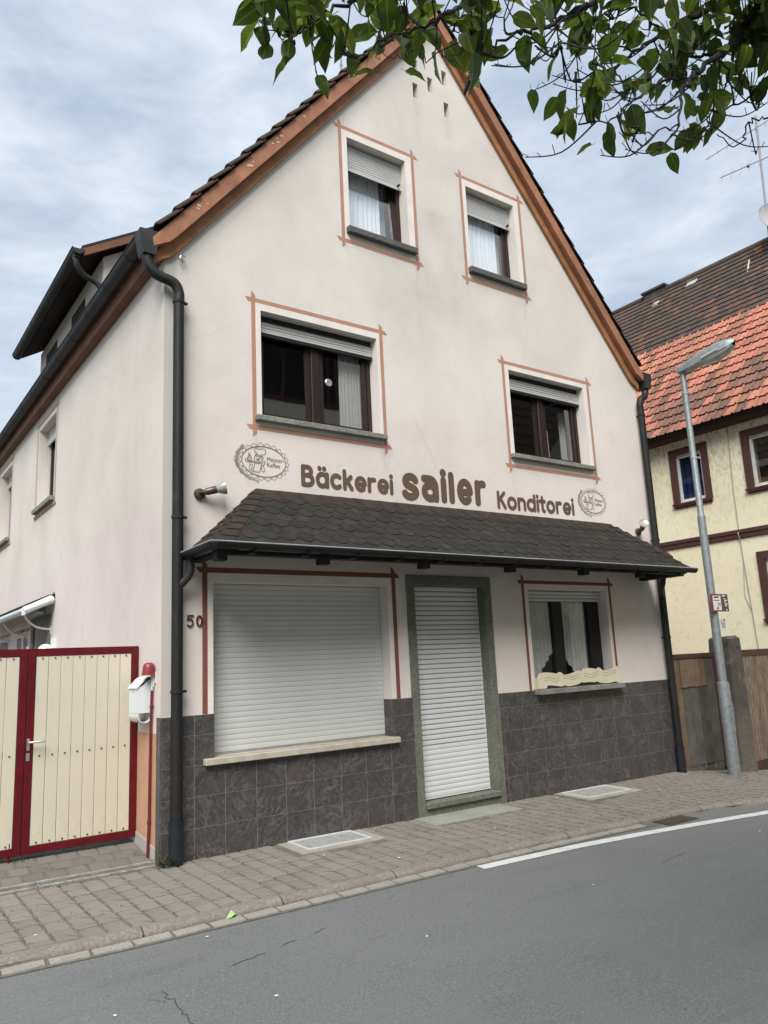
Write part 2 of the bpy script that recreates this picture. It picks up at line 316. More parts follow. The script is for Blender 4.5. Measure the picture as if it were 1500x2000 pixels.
M['shingle_hip'] = shingle_mat('shingle_hip_brown', [(0.034, 0.024, 0.021), (0.040, 0.028, 0.024)], 120)
M['rooftile_brown'] = shingle_mat('verge_tile_brown', [(0.050, 0.034, 0.026), (0.075, 0.045, 0.032)], 30)
M['tile_red'] = shingle_mat('roof_tile_red', [(0.25, 0.12, 0.088), (0.47, 0.19, 0.13), (0.42, 0.17, 0.118), (0.20, 0.115, 0.088), (0.52, 0.225, 0.15), (0.31, 0.145, 0.105)], 40, (0.16, 0.085, 0.06))
M['tile_worn'] = shingle_mat('roof_tile_worn', [(0.12, 0.08, 0.065), (0.20, 0.105, 0.078), (0.15, 0.095, 0.075), (0.27, 0.13, 0.095), (0.13, 0.10, 0.085)], 30, (0.30, 0.15, 0.105))
M['tile_old'] = shingle_mat('roof_tile_old', [(0.060, 0.045, 0.038), (0.075, 0.055, 0.046), (0.095, 0.066, 0.050), (0.066, 0.056, 0.05), (0.088, 0.062, 0.056), (0.17, 0.085, 0.05)], 40, (0.10, 0.09, 0.07))

def cream_plaster():
    m = NT('plaster_cream_rough'); v = m.vec(world=True)
    b = m.noise(0.8, v, 6, 0.6); base = m.ramp(b, [(0.35, (0.735, 0.685, 0.495)), (0.65, (0.82, 0.77, 0.575))])
    n = m.noise(11, v, 7, 0.7, 0.8); base = m.mix(m.ramp(n, [(0.52, (0, 0, 0)), (0.72, (0.55, 0.55, 0.55))]), base, (0.52, 0.46, 0.29))
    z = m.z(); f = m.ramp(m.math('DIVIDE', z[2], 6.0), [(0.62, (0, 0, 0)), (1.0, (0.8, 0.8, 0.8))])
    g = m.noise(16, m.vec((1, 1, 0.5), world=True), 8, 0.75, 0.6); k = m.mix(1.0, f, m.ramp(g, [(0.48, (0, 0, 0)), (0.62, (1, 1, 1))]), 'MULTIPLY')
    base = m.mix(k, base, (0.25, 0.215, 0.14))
    m.bump(m.mix(0.35, m.noise(60, v, 6, 0.75), m.noise(17, v, 6, 0.7, 0.6)), 0.75, 0.018)
    return m.done(base, 0.95, spec=0.1)
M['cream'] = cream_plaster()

def glass(name, tint, refl=1.0, rough=0.0):
    m = NT(name)
    tr = m.n('ShaderNodeBsdfTransparent'); tr.inputs[0].default_value = (*tint, 1)
    gl = m.n('ShaderNodeBsdfGlossy'); gl.inputs['Roughness'].default_value = rough; gl.inputs[0].default_value = (0.95, 0.97, 1, 1)
    lw = m.n('ShaderNodeLayerWeight'); lw.inputs['Blend'].default_value = 0.5      # same from both sides of the pane
    k = m.math('MULTIPLY', m.math('ADD', m.math('MULTIPLY', m.math('POWER', lw.outputs['Facing'], 5.0), 0.96), 0.043), 2.0*refl); k = m.math('MINIMUM', k, 0.9)
    mxs = m.n('ShaderNodeMixShader'); m.l(k, mxs.inputs[0]); m.l(tr.outputs[0], mxs.inputs[1]); m.l(gl.outputs[0], mxs.inputs[2])
    v = m.vec(); b = m.n('ShaderNodeBump'); b.inputs['Strength'].default_value = 0.04; b.inputs['Distance'].default_value = 0.02
    m.l(m.noise(2.0, v, 2), b.inputs['Height']); m.l(b.outputs[0], gl.inputs['Normal'])
    m.l(mxs.outputs[0], m.out.inputs['Surface']); m.t.nodes.remove(m.b)
    return m.m
M['glass'] = glass('window_glass', (0.90, 0.92, 0.93), 2.3)
M['glass_upper'] = glass('window_glass_upper', (0.97, 0.98, 0.98), 3.0)
M['glass_ground'] = glass('window_glass_ground', (0.92, 0.93, 0.93), 0.9)
M['glass_blue'] = glass('window_glass_blue', (0.55, 0.62, 0.72), 0.8)

def leaf_mat(name, cols):
    m = NT(name)
    base = m.ramp(m.randf(), [(i/(len(cols)-1), c) for i, c in enumerate(cols)])
    v = m.vec(); n = m.noise(25, v, 4); base = m.mix(m.ramp(n, [(0.35, (0, 0, 0)), (0.7, (0.5, 0.5, 0.5))]), base, mix_a(m, base, 1.35))
    sx = m.n('ShaderNodeSeparateXYZ'); m.l(m.vec(), sx.inputs[0]); ay = m.math('ABSOLUTE', sx.outputs[1])
    rib = m.ramp(ay, [(0.008, (1, 1, 1)), (0.024, (0, 0, 0))]); wv = m.math('SINE', m.math('MULTIPLY', m.math('SUBTRACT', sx.outputs[0], m.math('MULTIPLY', ay, 0.9)), 52.0)); sv = m.ramp(wv, [(0.90, (0, 0, 0)), (0.99, (0.45, 0.45, 0.45))])
    base = m.mix(m.mix(1.0, rib, sv, 'LIGHTEN'), base, m.mix(1.0, base, (2.4, 2.1, 1.9), 'MULTIPLY'))
    m.done(base, 0.5, spec=0.3)
    tl = m.n('ShaderNodeBsdfTranslucent'); m.l(m.mix(1.0, base, (2.5, 2.4, 1.2), 'MULTIPLY'), tl.inputs[0])
    ms = m.n('ShaderNodeMixShader'); ms.inputs[0].default_value = 0.45
    m.l(m.b.outputs[0], ms.inputs[1]); m.l(tl.outputs[0], ms.inputs[2]); m.l(ms.outputs[0], m.out.inputs['Surface'])
    return m.m
M['leaf'] = leaf_mat('leaf_green', [(0.024, 0.039, 0.012), (0.036, 0.060, 0.014), (0.054, 0.082, 0.017), (0.028, 0.047, 0.013), (0.095, 0.122, 0.03), (0.042, 0.065, 0.016)])

# ------------------------------------------------------------------ building helpers
ORG = {}
def empty(name, loc):
    o = bpy.data.objects.new(name, None); COL.objects.link(o); o.location = loc; o.empty_display_size = 0.2
    ORG[o.name] = Vector(loc); return o
def link(o, parent=None, org=(0, 0, 0)):
    COL.objects.link(o); org = Vector(org)
    if parent is not None:
        o.parent = parent; o.location = org - ORG[parent.name]
    else: o.location = org
    ORG[o.name] = org; return o
def tag(o, label=None, cat=None, group=None, kind=None):
    if label: o['label'] = label
    if cat: o['category'] = cat
    if group: o['group'] = group
    if kind: o['kind'] = kind
    return o
def mesh(name, verts, faces, mat, smooth=False):
    me = bpy.data.meshes.new(name); me.from_pydata([tuple(v) for v in verts], [], faces); me.update()
    for m in (mat if isinstance(mat, (list, tuple)) else [mat]): me.materials.append(M[m] if isinstance(m, str) else m)
    if smooth:
        for p in me.polygons: p.use_smooth = True
    return me
def place(name, me, parent, loc, rot=None, scale=None):
    o = bpy.data.objects.new(name, me); link(o, parent, loc)
    if rot is not None: o.rotation_euler = rot
    if scale is not None: o.scale = scale
    return o
class MB:
    def __init__(s): s.v = []; s.f = []
    def add(s, vs, fs):
        b = len(s.v); s.v += [Vector(v) for v in vs]; s.f += [tuple(i+b for i in f) for f in fs]; return s
    def box(s, a, b, bev=0.0):
        (x0, y0, z0), (x1, y1, z1) = a, b
        if bev <= 0:
            return s.add([(x0,y0,z0),(x1,y0,z0),(x1,y1,z0),(x0,y1,z0),(x0,y0,z1),(x1,y0,z1),(x1,y1,z1),(x0,y1,z1)],
                         [(0,3,2,1),(4,5,6,7),(0,1,5,4),(1,2,6,5),(2,3,7,6),(3,0,4,7)])
        c = Vector(((x0+x1)/2, (y0+y1)/2, (z0+z1)/2)); h = Vector(((x1-x0)/2, (y1-y0)/2, (z1-z0)/2)); e = min(bev, h.x*.9, h.y*.9, h.z*.9)
        vs = []; idx = {}
        for sx in (-1, 1):
            for sy in (-1, 1):
                for sz in (-1, 1):
                    for k in range(3):
                        p = Vector((sx*(h.x-(e if k != 0 else 0)), sy*(h.y-(e if k != 1 else 0)), sz*(h.z-(e if k != 2 else 0))))
                        idx[(sx, sy, sz, k)] = len(vs); vs.append(c+p)
        fs = []
        for k in range(3):
            a1, a2 = [i for i in range(3) if i != k]
            for sg in (-1, 1):
                q = []
                for u, w in ((-1, -1), (1, -1), (1, 1), (-1, 1)):
                    t = [0, 0, 0]; t[k] = sg; t[a1] = u; t[a2] = w; q.append(idx[(*t, k)])
                if (sg > 0) == (k == 1): q = q[::-1]
                fs.append(tuple(q))
        for k in range(3):
            a1, a2 = [i for i in range(3) if i != k]
            for u in (-1, 1):
                for w in (-1, 1):
                    t0 = [0]*3; t0[a1] = u; t0[a2] = w; t0[k] = -1; t1 = list(t0); t1[k] = 1
                    q = [idx[(*t0, a1)], idx[(*t1, a1)], idx[(*t1, a2)], idx[(*t0, a2)]]; fs.append(tuple(q))
        for sx in (-1, 1):
            for sy in (-1, 1):
                for sz in (-1, 1): fs.append((idx[(sx,sy,sz,0)], idx[(sx,sy,sz,1)], idx[(sx,sy,sz,2)]))
        return s.add(vs, fs)
    def prism(s, poly, d):                     # polygon of 3-D points swept by vector d
        n = len(poly); d = Vector(d); p = [Vector(q) for q in poly]
        return s.add(p+[q+d for q in p], [tuple(range(n))[::-1], tuple(range(n, 2*n))]+[(i, (i+1) % n, (i+1) % n+n, i+n) for i in range(n)])
    def quad(s, *q): return s.add(q, [tuple(range(len(q)))])
    def tube(s, pts, r, n=10, cap=True):
        pts = [Vector(p) for p in pts]; rs = r if isinstance(r, (list, tuple)) else [r]*len(pts)
        rings = []; prev = None
        for i, p in enumerate(pts):
            t = (pts[min(i+1, len(pts)-1)]-pts[max(i-1, 0)]).normalized()
            if prev is None:
                a = Vector((0, 0, 1)) if abs(t.z) < 0.9 else Vector((1, 0, 0)); u = t.cross(a).normalized()
            else: u = (prev-t*prev.dot(t)).normalized()
            prev = u; w = t.cross(u)
            rings.append([p+(u*cos(2*pi*k/n)+w*sin(2*pi*k/n))*rs[i] for k in range(n)])
        vs = [v for q in rings for v in q]; fs = []
        for i in range(len(pts)-1):
            for k in range(n): fs.append((i*n+k, i*n+(k+1) % n, (i+1)*n+(k+1) % n, (i+1)*n+k))
        if cap: fs.append(tuple(range(n))[::-1]); fs.append(tuple(range((len(pts)-1)*n, len(pts)*n)))
        return s.add(vs, fs)
    def lathe(s, prof, o, axis, n=16):         # profile [(radius, distance)] round an axis
        o = Vector(o); t = Vector(axis).normalized(); a = Vector((0, 0, 1)) if abs(t.z) < 0.9 else Vector((1, 0, 0)); u = t.cross(a).normalized(); w = t.cross(u)
        vs = [o+t*d+(u*cos(2*pi*k/n)+w*sin(2*pi*k/n))*max(r, 1e-4) for r, d in prof for k in range(n)]
        fs = [(i*n+k, i*n+(k+1) % n, (i+1)*n+(k+1) % n, (i+1)*n+k) for i in range(len(prof)-1) for k in range(n)]
        return s.add(vs, fs+[tuple(range(n))[::-1], tuple(range((len(prof)-1)*n, len(prof)*n))])
    def mesh(s, name, mat, smooth=False, org=(0, 0, 0)):
        o = Vector(org); return mesh(name, [v-o for v in s.v], s.f, mat, smooth)
    def build(s, name, mat, parent=None, smooth=False, org=None):
        if org is None: org = ORG[parent.name] if parent is not None else (0, 0, 0)
        me = s.mesh(name, mat, smooth, org)
        if smooth == 'auto':
            pass
        o = bpy.data.objects.new(name, me); link(o, parent, org)
        if smooth: 
            try: me.set_sharp_from_angle(angle=R(40))
            except Exception: pass
        return o
def smooth_path(pts, sub=6):
    P = [Vector(p) for p in pts]; out = []
    for i in range(len(P)-1):
        p0, p1, p2, p3 = P[max(i-1, 0)], P[i], P[i+1], P[min(i+2, len(P)-1)]
        for k in range(sub):
            t = k/sub; out.append(0.5*((2*p1)+(p2-p0)*t+(2*p0-5*p1+4*p2-p3)*t*t+(3*p1-p0-3*p2+p3)*t**3))
    out.append(P[-1]); return out
def holed_sheet(mb, outer, holes, fn, depth, back=True):
    """outer and holes are 2-D loops; fn(u, v, d) gives the 3-D point; holes get reveals of the given depth"""
    loops = [[Vector((u, v, 0)) for u, v in outer]]+[[Vector((u, v, 0)) for u, v in h] for h in holes]
    tris = tessellate_polygon(loops); flat = [p for l in loops for p in l]
    a = [fn(p.x, p.y, 0) for p in flat]; mb.add(a, [tuple(t) for t in tris])
    if back: mb.add([fn(p.x, p.y, depth) for p in flat], [tuple(t) for t in tris])
def reveals(mb, holes, fn, depth):
    for h in holes:
        n = len(h)
        for i in range(n):
            (u0, v0), (u1, v1) = h[i], h[(i+1) % n]
            mb.quad(fn(u0, v0, 0), fn(u1, v1, 0), fn(u1, v1, depth), fn(u0, v0, depth))
def rect(x0, z0, x1, z1): return [(x0, z0), (x1, z0), (x1, z1), (x0, z1)]
def ribbon(mb, pts, w, fn, caps=True, closed=False, lay=0.0):
    """flat brush stroke with round ends; fn(u, v, d)"""
    P = [Vector((p[0], p[1])) for p in pts]; n = len(P); Lf = []; Rt = []
    for i in range(n):
        if closed: a, b = P[(i-1) % n], P[(i+1) % n]
        else: a, b = P[max(i-1, 0)], P[min(i+1, n-1)]
        t = (b-a); t = t.normalized() if t.length > 1e-9 else Vector((1, 0)); nn = Vector((-t.y, t.x))
        k = 1.0
        if 0 < i < n-1 or closed:
            e = (P[i]-a); e = e.normalized() if e.length > 1e-9 else t
            k = 1/max(0.5, abs(e.dot(t)))
        Lf.append(P[i]+nn*w/2*k); Rt.append(P[i]-nn*w/2*k)
    vs = [fn(p.x, p.y, lay) for p in Lf]+[fn(p.x, p.y, lay) for p in Rt]
    fs = [(i, i+1, n+i+1, n+i) for i in range(n-1)]
    if closed: fs.append((n-1, 0, n, 2*n-1))
    mb.add(vs, fs)
    if caps and not closed:
        for c, q in ((P[0], P[1]), (P[-1], P[-2])):
            d = (c-q).normalized(); a0 = atan2(d.y, d.x)
            loop = [c+Vector((cos(a0-pi/2+pi*k/8), sin(a0-pi/2+pi*k/8)))*w/2 for k in range(9)]
            mb.add([fn(p.x, p.y, lay) for p in loop], [tuple(range(9))])
def arc(cx, cy, rx, ry, a0, a1, n=14): return [(cx+rx*cos(R(a0+(a1-a0)*k/n)), cy+ry*sin(R(a0+(a1-a0)*k/n))) for k in range(n+1)]

def gz(x, y):                                   # pavement surface: falls gently to the right, and to the kerb
    z = -0.0102*x+0.02*y
    if x > 7.2: z -= 0.09*(x-7.2)
    if x < 0.05 and y > 0.03: z += 0.135*min(y-0.03, 0.9)   # ramp up through the gateway
    return z
def rz(x, y): return -0.0102*x+0.02*max(y, -3.5)-0.048

# ------------------------------------------------------------------ ground, road, kerb, pavement
mb = MB(); mb.quad((-300, -300, -0.9), (300, -300, -0.9), (300, 300, -0.9), (-300, 300, -0.9))
tag(mb.build('ground', 'ground'), kind='structure')
KB = [(-14, -1.36), (-4, -1.36), (-1.43, -1.355), (-0.85, -1.39), (0.5, -1.40), (2.1, -1.395), (2.95, -1.40), (3.9, -1.43), (4.6, -1.475), (5.3, -1.53), (5.8, -1.62), (6.34, -1.80), (7.0, -2.05), (8, -2.42), (10, -3.1), (14, -4.4), (18, -5.6)]
def kerb_y(x):
    for (x0, y0), (x1, y1) in zip(KB, KB[1:]):
        if x0 <= x <= x1: return y0+(y1-y0)*(x-x0)/(x1-x0)
    return KB[-1][1]
mb = MB(); xs = [-14+0.5*i for i in range(65)]
for i in range(len(xs)-1):
    for y0, y1 in ((-9.2, -6), (-6, -3.5), (-3.5, -0.9)):
        if y1 == -0.9: q = [(xs[i], y0), (xs[i+1], y0), (xs[i+1], kerb_y(xs[i+1])), (xs[i], kerb_y(xs[i]))]
        else: q = [(xs[i], y0), (xs[i+1], y0), (xs[i+1], y1), (xs[i], y1)]
        mb.quad(*[(x, y, rz(x, y)) for x, y in q])
road = tag(mb.build('road', 'asphalt', smooth=True), kind='structure')
# edge line
def strip(mb, pts, w, zf):
    P = [Vector((p[0], p[1])) for p in pts]; Q = []
    for i, p in enumerate(P):
        t = (P[min(i+1, len(P)-1)]-P[max(i-1, 0)]).normalized(); nn = Vector((-t.y, t.x)); Q.append((p+nn*w/2, p-nn*w/2))
    for (a, b), (c, d) in zip(Q, Q[1:]): mb.quad((b.x, b.y, zf(b.x, b.y)), (d.x, d.y, zf(d.x, d.y)), (c.x, c.y, zf(c.x, c.y)), (a.x, a.y, zf(a.x, a.y)))
mb = MB(); strip(mb, [(2.09, -1.69), (2.6, -1.712), (3.24, -1.745), (4.0, -1.83), (4.75, -1.935), (5.3, -2.02), (5.8, -2.105), (7, -2.38), (10, -3.3), (13, -4.3)], 0.115, lambda x, y: rz(x, y)+0.004)
mb.build('edge_line', 'roadwhite', road)
rr = random.Random(3)
def crackline(p0, p1, n, amp):
    return [(p0[0]+(p1[0]-p0[0])*k/n+rr.uniform(-amp, amp), p0[1]+(p1[1]-p0[1])*k/n+rr.uniform(-amp, amp)*.6) for k in range(n+1)]
mb = MB()
for p0, p1, n, w in (((-0.80, -2.36), (-0.83, -2.95), 22, 0.006), ((-0.36, -2.28), (-.14, -2.22), 7, 0.006), ((0.0, -2.18), (0.12, -2.15), 5, 0.006), ((0.25, -2.12), (.38, -2.09), 5, .005), ((3.3, -2.55), (3.7, -2.50), 9, 0.004), ((-0.83, -2.52), (-0.9, -2.40), 6, 0.003)):
    strip(mb, crackline(p0, p1, n, 0.018), w, lambda x, y: rz(x, y)+0.003)
mb.build('crack', 'crackdark', road)
# gutter stones
gut = MB(); strip(gut, [(x, kerb_y(x)-0.165) for x in [-6+0.3*i for i in range(36)]], 0.17, lambda x, y: rz(x, y)+0.004)
gut = tag(gut.build('gutter_strip', 'mortar'), kind='structure')
var = []
for k in range(4):
    b = MB(); r4 = random.Random(40+k); j = lambda: r4.uniform(-.006, .006)
    lo = [(-.118+j(), -.055+j(), -.03), (.118+j(), -.055+j(), -.03), (.118+j(), .055+j(), -.03), (-.118+j(), .055+j(), -.03)]
    b.add(lo+[(x*.97, y*.95, .008) for x, y, z in lo], [(4, 5, 6, 7), (0, 1, 5, 4), (1, 2, 6, 5), (2, 3, 7, 6), (3, 0, 4, 7)])
    var.append(b.mesh('gutter_stone', 'gutterstone'))
x = -2.6; k = 0
while x < 4.3:
    y = kerb_y(x)-0.168; a = atan2(kerb_y(x+.1)-kerb_y(x-.1), .2)
    place('gutter_stone', var[k % 4], gut, (x, y, rz(x, y)+0.002), (0, 0, a+rr.uniform(-.015, .015))); x += 0.252; k += 1
# kerb stones
kerb = MB(); strip(kerb, [(x, kerb_y(x)-0.05) for x in [-6+0.4*i for i in range(46)]], 0.09, lambda x, y: gz(x, y)-0.03)
kerb = tag(kerb.build('kerb', 'mortar'), kind='structure')
x = -4.62
prof = [(0.0, -0.08), (0.0, 0.0), (-0.035, 0.0005), (-0.06, -0.004), (-0.08, -0.014), (-0.093, -0.028), (-0.099, -0.042), (-0.10, -0.13)]
i = 0
while x < 12:
    ln = 1.0 if x < 4.2 else 0.48
    b = MB(); n = 10; vs = []
    for s_ in range(n+1):
        xx = x+0.006+(ln-0.012)*s_/n; yy = kerb_y(xx); a = atan2(kerb_y(xx+.05)-kerb_y(xx-.05), .1)
        for d, h in prof:
            px, py = xx-sin(a)*d, yy+cos(a)*d; g = gz(xx, yy); w = 0.0025*sin(xx*31+d*90) if -.09 < d < -.01 else 0
            vs.append((px, py, g+h+w))
    m_ = len(prof)
    fs = [(s_*m_+k, (s_+1)*m_+k, (s_+1)*m_+k+1, s_*m_+k+1) for s_ in range(n) for k in range(m_-1)]
    fs += [tuple(range(m_)), tuple(range(n*m_, (n+1)*m_))[::-1]]
    b.add(vs, fs); b.build('kerb_stone', 'kerb', kerb, smooth=True); x += ln; i += 1
# pavement bed and pavers
bed = MB(); xs = [-6+0.25*i for i in range(72)]
for a, b_ in zip(xs, xs[1:]):
    ys = [-0.4, 0.05]
    for k0 in range(3):
        def yy(x, k): return [kerb_y(x), -0.7, 0.0, (0.5 if x > 7.2 else 0.02)][k]
        q = [(a, yy(a, k0)), (b_, yy(b_, k0)), (b_, yy(b_, k0+1)), (a, yy(a, k0+1))]
        bed.quad(*[(x, y, gz(x, y)-0.006) for x, y in q])
pave = tag(bed.build('pavement', 'mortar'), kind='structure')
def paver_var(lx, ly, seed, jit=0.003):
    r = random.Random(seed); b = MB(); e = 0.007; hx, hy = lx/2-.0016, ly/2-.0016
    loop = []
    for (cx, cy) in ((-hx, -hy), (hx, -hy), (hx, hy), (-hx, hy)):
        px, py = cx+r.uniform(-jit, jit), cy+r.uniform(-jit, jit)
        loop += [(px+(.006 if cx < 0 else -.006) if cy*cx > 0 else px, py if cy*cx > 0 else py+(.006 if cy < 0 else -.006)), (px if cy*cx > 0 else px+(.006 if cx < 0 else -.006), py+(.006 if cy < 0 else -.006) if cy*cx > 0 else py)]
    n = len(loop); t = [r.uniform(-.002, .002) for _ in range(n)]
    vs = [(x, y, -.03) for x, y in loop]+[(x, y, -.007) for x, y in loop]+[(x*(1-e/abs(hx)), y*(1-e/abs(hy)), t[i_]) for i_, (x, y) in enumerate(loop)]
    fs = [tuple(range(2*n, 3*n))]+[(i_, (i_+1) % n, (i_+1) % n+n, i_+n) for i_ in range(n)]+[(i_+n, (i_+1) % n+n, (i_+1) % n+2*n, i_+2*n) for i_ in range(n)]
    return b.add(vs, fs)
PV = [paver_var(0.150, L_, 100+k) for L_ in (0.215, 0.185, 0.16) for k in range(4)]
GAPS = [(1.10, 1.99, -0.50, 0.1), (2.69, 3.91, -0.40, 0.1), (4.80, 5.75, -0.58, 0.1)]
cells = []
rp_ = random.Random(12)
cx = -3.5
while cx < 10.5:
    y = 0.0 if cx < 0.0 else -0.012
    if cx > 7.45: y = 0.32
    y -= rp_.uniform(0, 0.16)
    first = True
    lim = 0.0 if cx > 0.05 and cx < 7.4 else (-0.045 if cx < 0.05 else 0.35)
    y = lim+rp_.uniform(0.0, 0.17)
    while y > kerb_y(cx)-0.0:
        k = rp_.choice([0, 0, 1, 1, 2]); ly = (0.215, 0.185, 0.16)[k]
        yt = min(y, lim); yb = max(y-ly, kerb_y(cx)+0.004)
        if yt-yb > 0.035: cells.append((cx, (yt+yb)/2, 0.150, yt-yb, k*4+rp_.randrange(4), ly))
        y -= ly
    cx += 0.1535
def in_gap(c): return any(x0-0.02 < c[0] < x1+0.02 and y0-c[3]*.3 < c[1] < y1 for x0, x1, y0, y1 in GAPS)
cells = [c for c in cells if not in_gap(c)]
camx = Vector((-2.39, -6.8))
cells.sort(key=lambda c: (c[0] < -1.75, (Vector((c[0], c[1]))-camx).length))
pvm = [b.mesh('paver', 'paver') for b in PV]
for c in cells[:298]:
    o = place('paver', pvm[c[4]], pave, (c[0], c[1], gz(c[0], c[1])+rp_.uniform(-.002, .002)), (rp_.uniform(-.006, .006), rp_.uniform(-.006, .006), rp_.uniform(-.012, .012)), (1, c[3]/c[5], 1))
far = MB()
for c in cells[298:]:
    b = PV[c[4]]; far.add([(v.x+c[0], v.y*c[3]/c[5]+c[1], v.z+gz(c[0]+v.x, c[1]+v.y)) for v in b.v], b.f)
tag(far.build('paver_field', 'paver', pave), kind='stuff')
# driveway behind the channel drain
dr = MB()
for a, b_ in zip([-6+0.5*i for i in range(12)], [-5.5+0.5*i for i in range(12)]):
    for y0, y1 in ((0.03, 0.5), (0.5, 0.95), (0.95, 6), (6, 14)):
        dr.quad(*[(x, y, gz(x-0.02, y)-0.005) for x, y in ((a, y0), (b_, y0), (b_, y1), (a, y1))])
drive = tag(dr.build('driveway', 'mortar'), kind='structure')
GP_ = [paver_var(0.165, 0.165, 300+k, 0.003) for k in range(4)]; gpm = [b.mesh('paver', 'paver_grey') for b in GP_]
for j in range(10):
    for i in range(15):
        x = -0.095-i*0.168-(0.084 if j % 2 else 0)+0.0; y = 0.225+j*0.168
        place('paver', gpm[(i*3+j) % 4], drive, (x, y, gz(x, y)), (0.13 if y < .9 else 0, 0, 0))
# channel drain
ch = empty('channel_drain', (-0.9, 0.07, 0)); tag(ch, 'slotted channel drain across the gateway in front of the cream gate', 'drain')
b = MB()
for x0, x1 in ((-2.4, -0.955), (-0.945, -0.03)):
    for y0, y1 in ((0.015, 0.033), (0.112, 0.130)): b.prism([(x0, y0, gz(x0, y0)-.05), (x1, y0, gz(x1, y0)-.05), (x1, y0, gz(x1, y0)+.004), (x0, y0, gz(x0, y0)+.004)], (0, y1-y0, 0))
    b.prism([(x0, .033, gz(x0, .03)-.01), (x0+.012, .033, gz(x0, .03)-.01), (x0+.012, .033, gz(x0, .03)+.003), (x0, .033, gz(x0, .03)+.003)], (0, .079, 0))
b.build('channel_edge', 'galv', ch)
b = MB(); x = -2.39
while x < -0.04:
    b.box((x, .034, gz(x, .05)-.012), (x+.012, .111, gz(x, .05)-.002)); x += 0.024
b.build('grating', 'iron', ch)
b = MB(); b.quad((-2.4, .03, -.02), (-.03, .03, -.035), (-.03, .115, -.035), (-2.4, .115, -.02)); b.build('channel_bed', 'shadowgap', ch)

# ------------------------------------------------------------------ bakery house
H = empty('bakery_house', (0, 0, 0)); tag(H, 'pale pink plastered gabled bakery house with brown shop lettering and a shingled canopy', 'house')
WID, DEP, MIDX = 7.35, 11.5, 3.62
def gab(x): return 5.52+1.222*(x if x < MIDX else (2*MIDX-x))   # lower line of the inner barge board
fr = lambda u, v, d: (u, d, v)
OPEN = dict(up_wide=(1.03, 4.105, 2.51, 5.275), up_right=(4.63, 4.135, 6.10, 5.30), top_left=(2.21, 6.585, 3.085, 7.80), top_right=(4.10, 6.60, 4.99, 7.81),
            shop=(0.49, 0.82, 2.494, 2.405), door=(2.86, 0.10, 3.915, 2.42), low_right=(4.655, 1.18, 6.15, 2.40))
SL = [(3.35, 9.30), (3.595, 9.13), (3.855, 9.35), (3.335, 8.93), (3.86, 8.86)]
holes = [rect(*v) for v in OPEN.values()]
slits = [rect(x-.043, z-.112, x+.043, z+.112) for x, z in SL]
outer = [(0, -0.5), (WID-.005, -0.5), (WID-.005, gab(WID)+.25), (MIDX, gab(MIDX)+.3), (0, gab(0)+.25)]
mb = MB(); holed_sheet(mb, outer, holes+slits, fr, 0.32); reveals(mb, slits, fr, 0.32)
for nm, h in zip(OPEN, holes):
    if nm != 'door': reveals(mb, [h], fr, 0.32)
mb.build('front_wall', 'plaster', H)
# left wall with its openings; upper coat 6 mm proud
lw = lambda u, v, d: (d, u, v)
LO = [rect(4.42, 4.085, 5.50, 5.33), rect(7.72, 4.02, 8.8, 5.34), rect(4.45, 0.2, 5.28, 2.30), rect(5.78, 1.25, 6.10, 2.22), rect(6.25, 1.25, 6.60, 2.22), rect(7.32, 1.25, 8.1, 2.22)]
mb = MB()
holed_sheet(mb, [(0, -0.5), (DEP, -0.5), (DEP, 3.15), (0, 3.15)], LO[2:], lw, 0.3); reveals(mb, LO[2:], lw, 0.3)
up = lambda u, v, d: (d, u, v)
holed_sheet(mb, [(0, 3.15), (DEP, 3.15), (DEP, 5.80), (0, 5.80)], LO[:2], up, 0.3); reveals(mb, LO[:2], up, 0.3)
mb.build('side_wall', 'plaster_side', H)
mb = MB(); mb.quad((WID, 0, -0.5), (WID, DEP, -0.5), (WID, DEP, 6), (WID, 0, 6))
mb.add([(0, DEP, -0.5), (WID, DEP, -0.5), (WID, DEP, 5.8), (MIDX, DEP, 10.4), (0, DEP, 5.8)], [(0, 1, 2, 3, 4)]); mb.build('rear_wall', 'plaster_side', H)
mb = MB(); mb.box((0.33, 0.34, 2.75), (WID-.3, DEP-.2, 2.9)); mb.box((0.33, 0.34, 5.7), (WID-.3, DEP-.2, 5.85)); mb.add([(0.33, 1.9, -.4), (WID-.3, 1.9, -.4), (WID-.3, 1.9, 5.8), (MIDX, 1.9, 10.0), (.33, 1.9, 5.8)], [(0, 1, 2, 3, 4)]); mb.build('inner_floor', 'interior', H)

# roof: slabs with stepped courses, verge tiles, barge boards
tp = lambda x: gab(x)+0.39
mb = MB(); XE = -0.09
for sgn in (0, 1):
    f_ = (lambda x: x) if sgn == 0 else (lambda x: 2*MIDX-x)
    n = 21; st = (MIDX-XE)/n
    a = [(f_(XE), tp(XE)-.03), (f_(MIDX), tp(MIDX)-.03), (f_(MIDX), tp(MIDX)+.02), (f_(XE), tp(XE)+.02)]
    mb.prism([(x, -0.02, z) for x, z in a], (0, DEP+.3, 0))
    for k in range(n):
        x0, x1 = XE+k*st, XE+(k+1)*st+.03
        mb.prism([(f_(x0), 0.22, tp(x0)+.022), (f_(x1), 0.22, tp(x1)+.022), (f_(x1), 0.22, tp(x1)+.035), (f_(x0), 0.22, tp(x0)+.066)], (0, DEP, 0))
mb.build('roof', 'rooftile_brown', H)
n = 20; st = (MIDX-XE)/n; b = MB()                     # one wavy verge tile, in slope coordinates
ang = atan2(1.222, 1); sl = st/cos(ang)
cs = [(-.155, 0.0), (-.14, .020), (-.10, .034), (-.05, .026), (.0, .012), (.06, .012), (.11, .03), (.17, .036), (.225, .02)]
vs = []; nn = len(cs)
for u, lift in ((0.0, 0.030), (0.02, 0.034), (sl+.05, 0.0)):
    vs += [(u, y, z+lift) for y, z in cs]
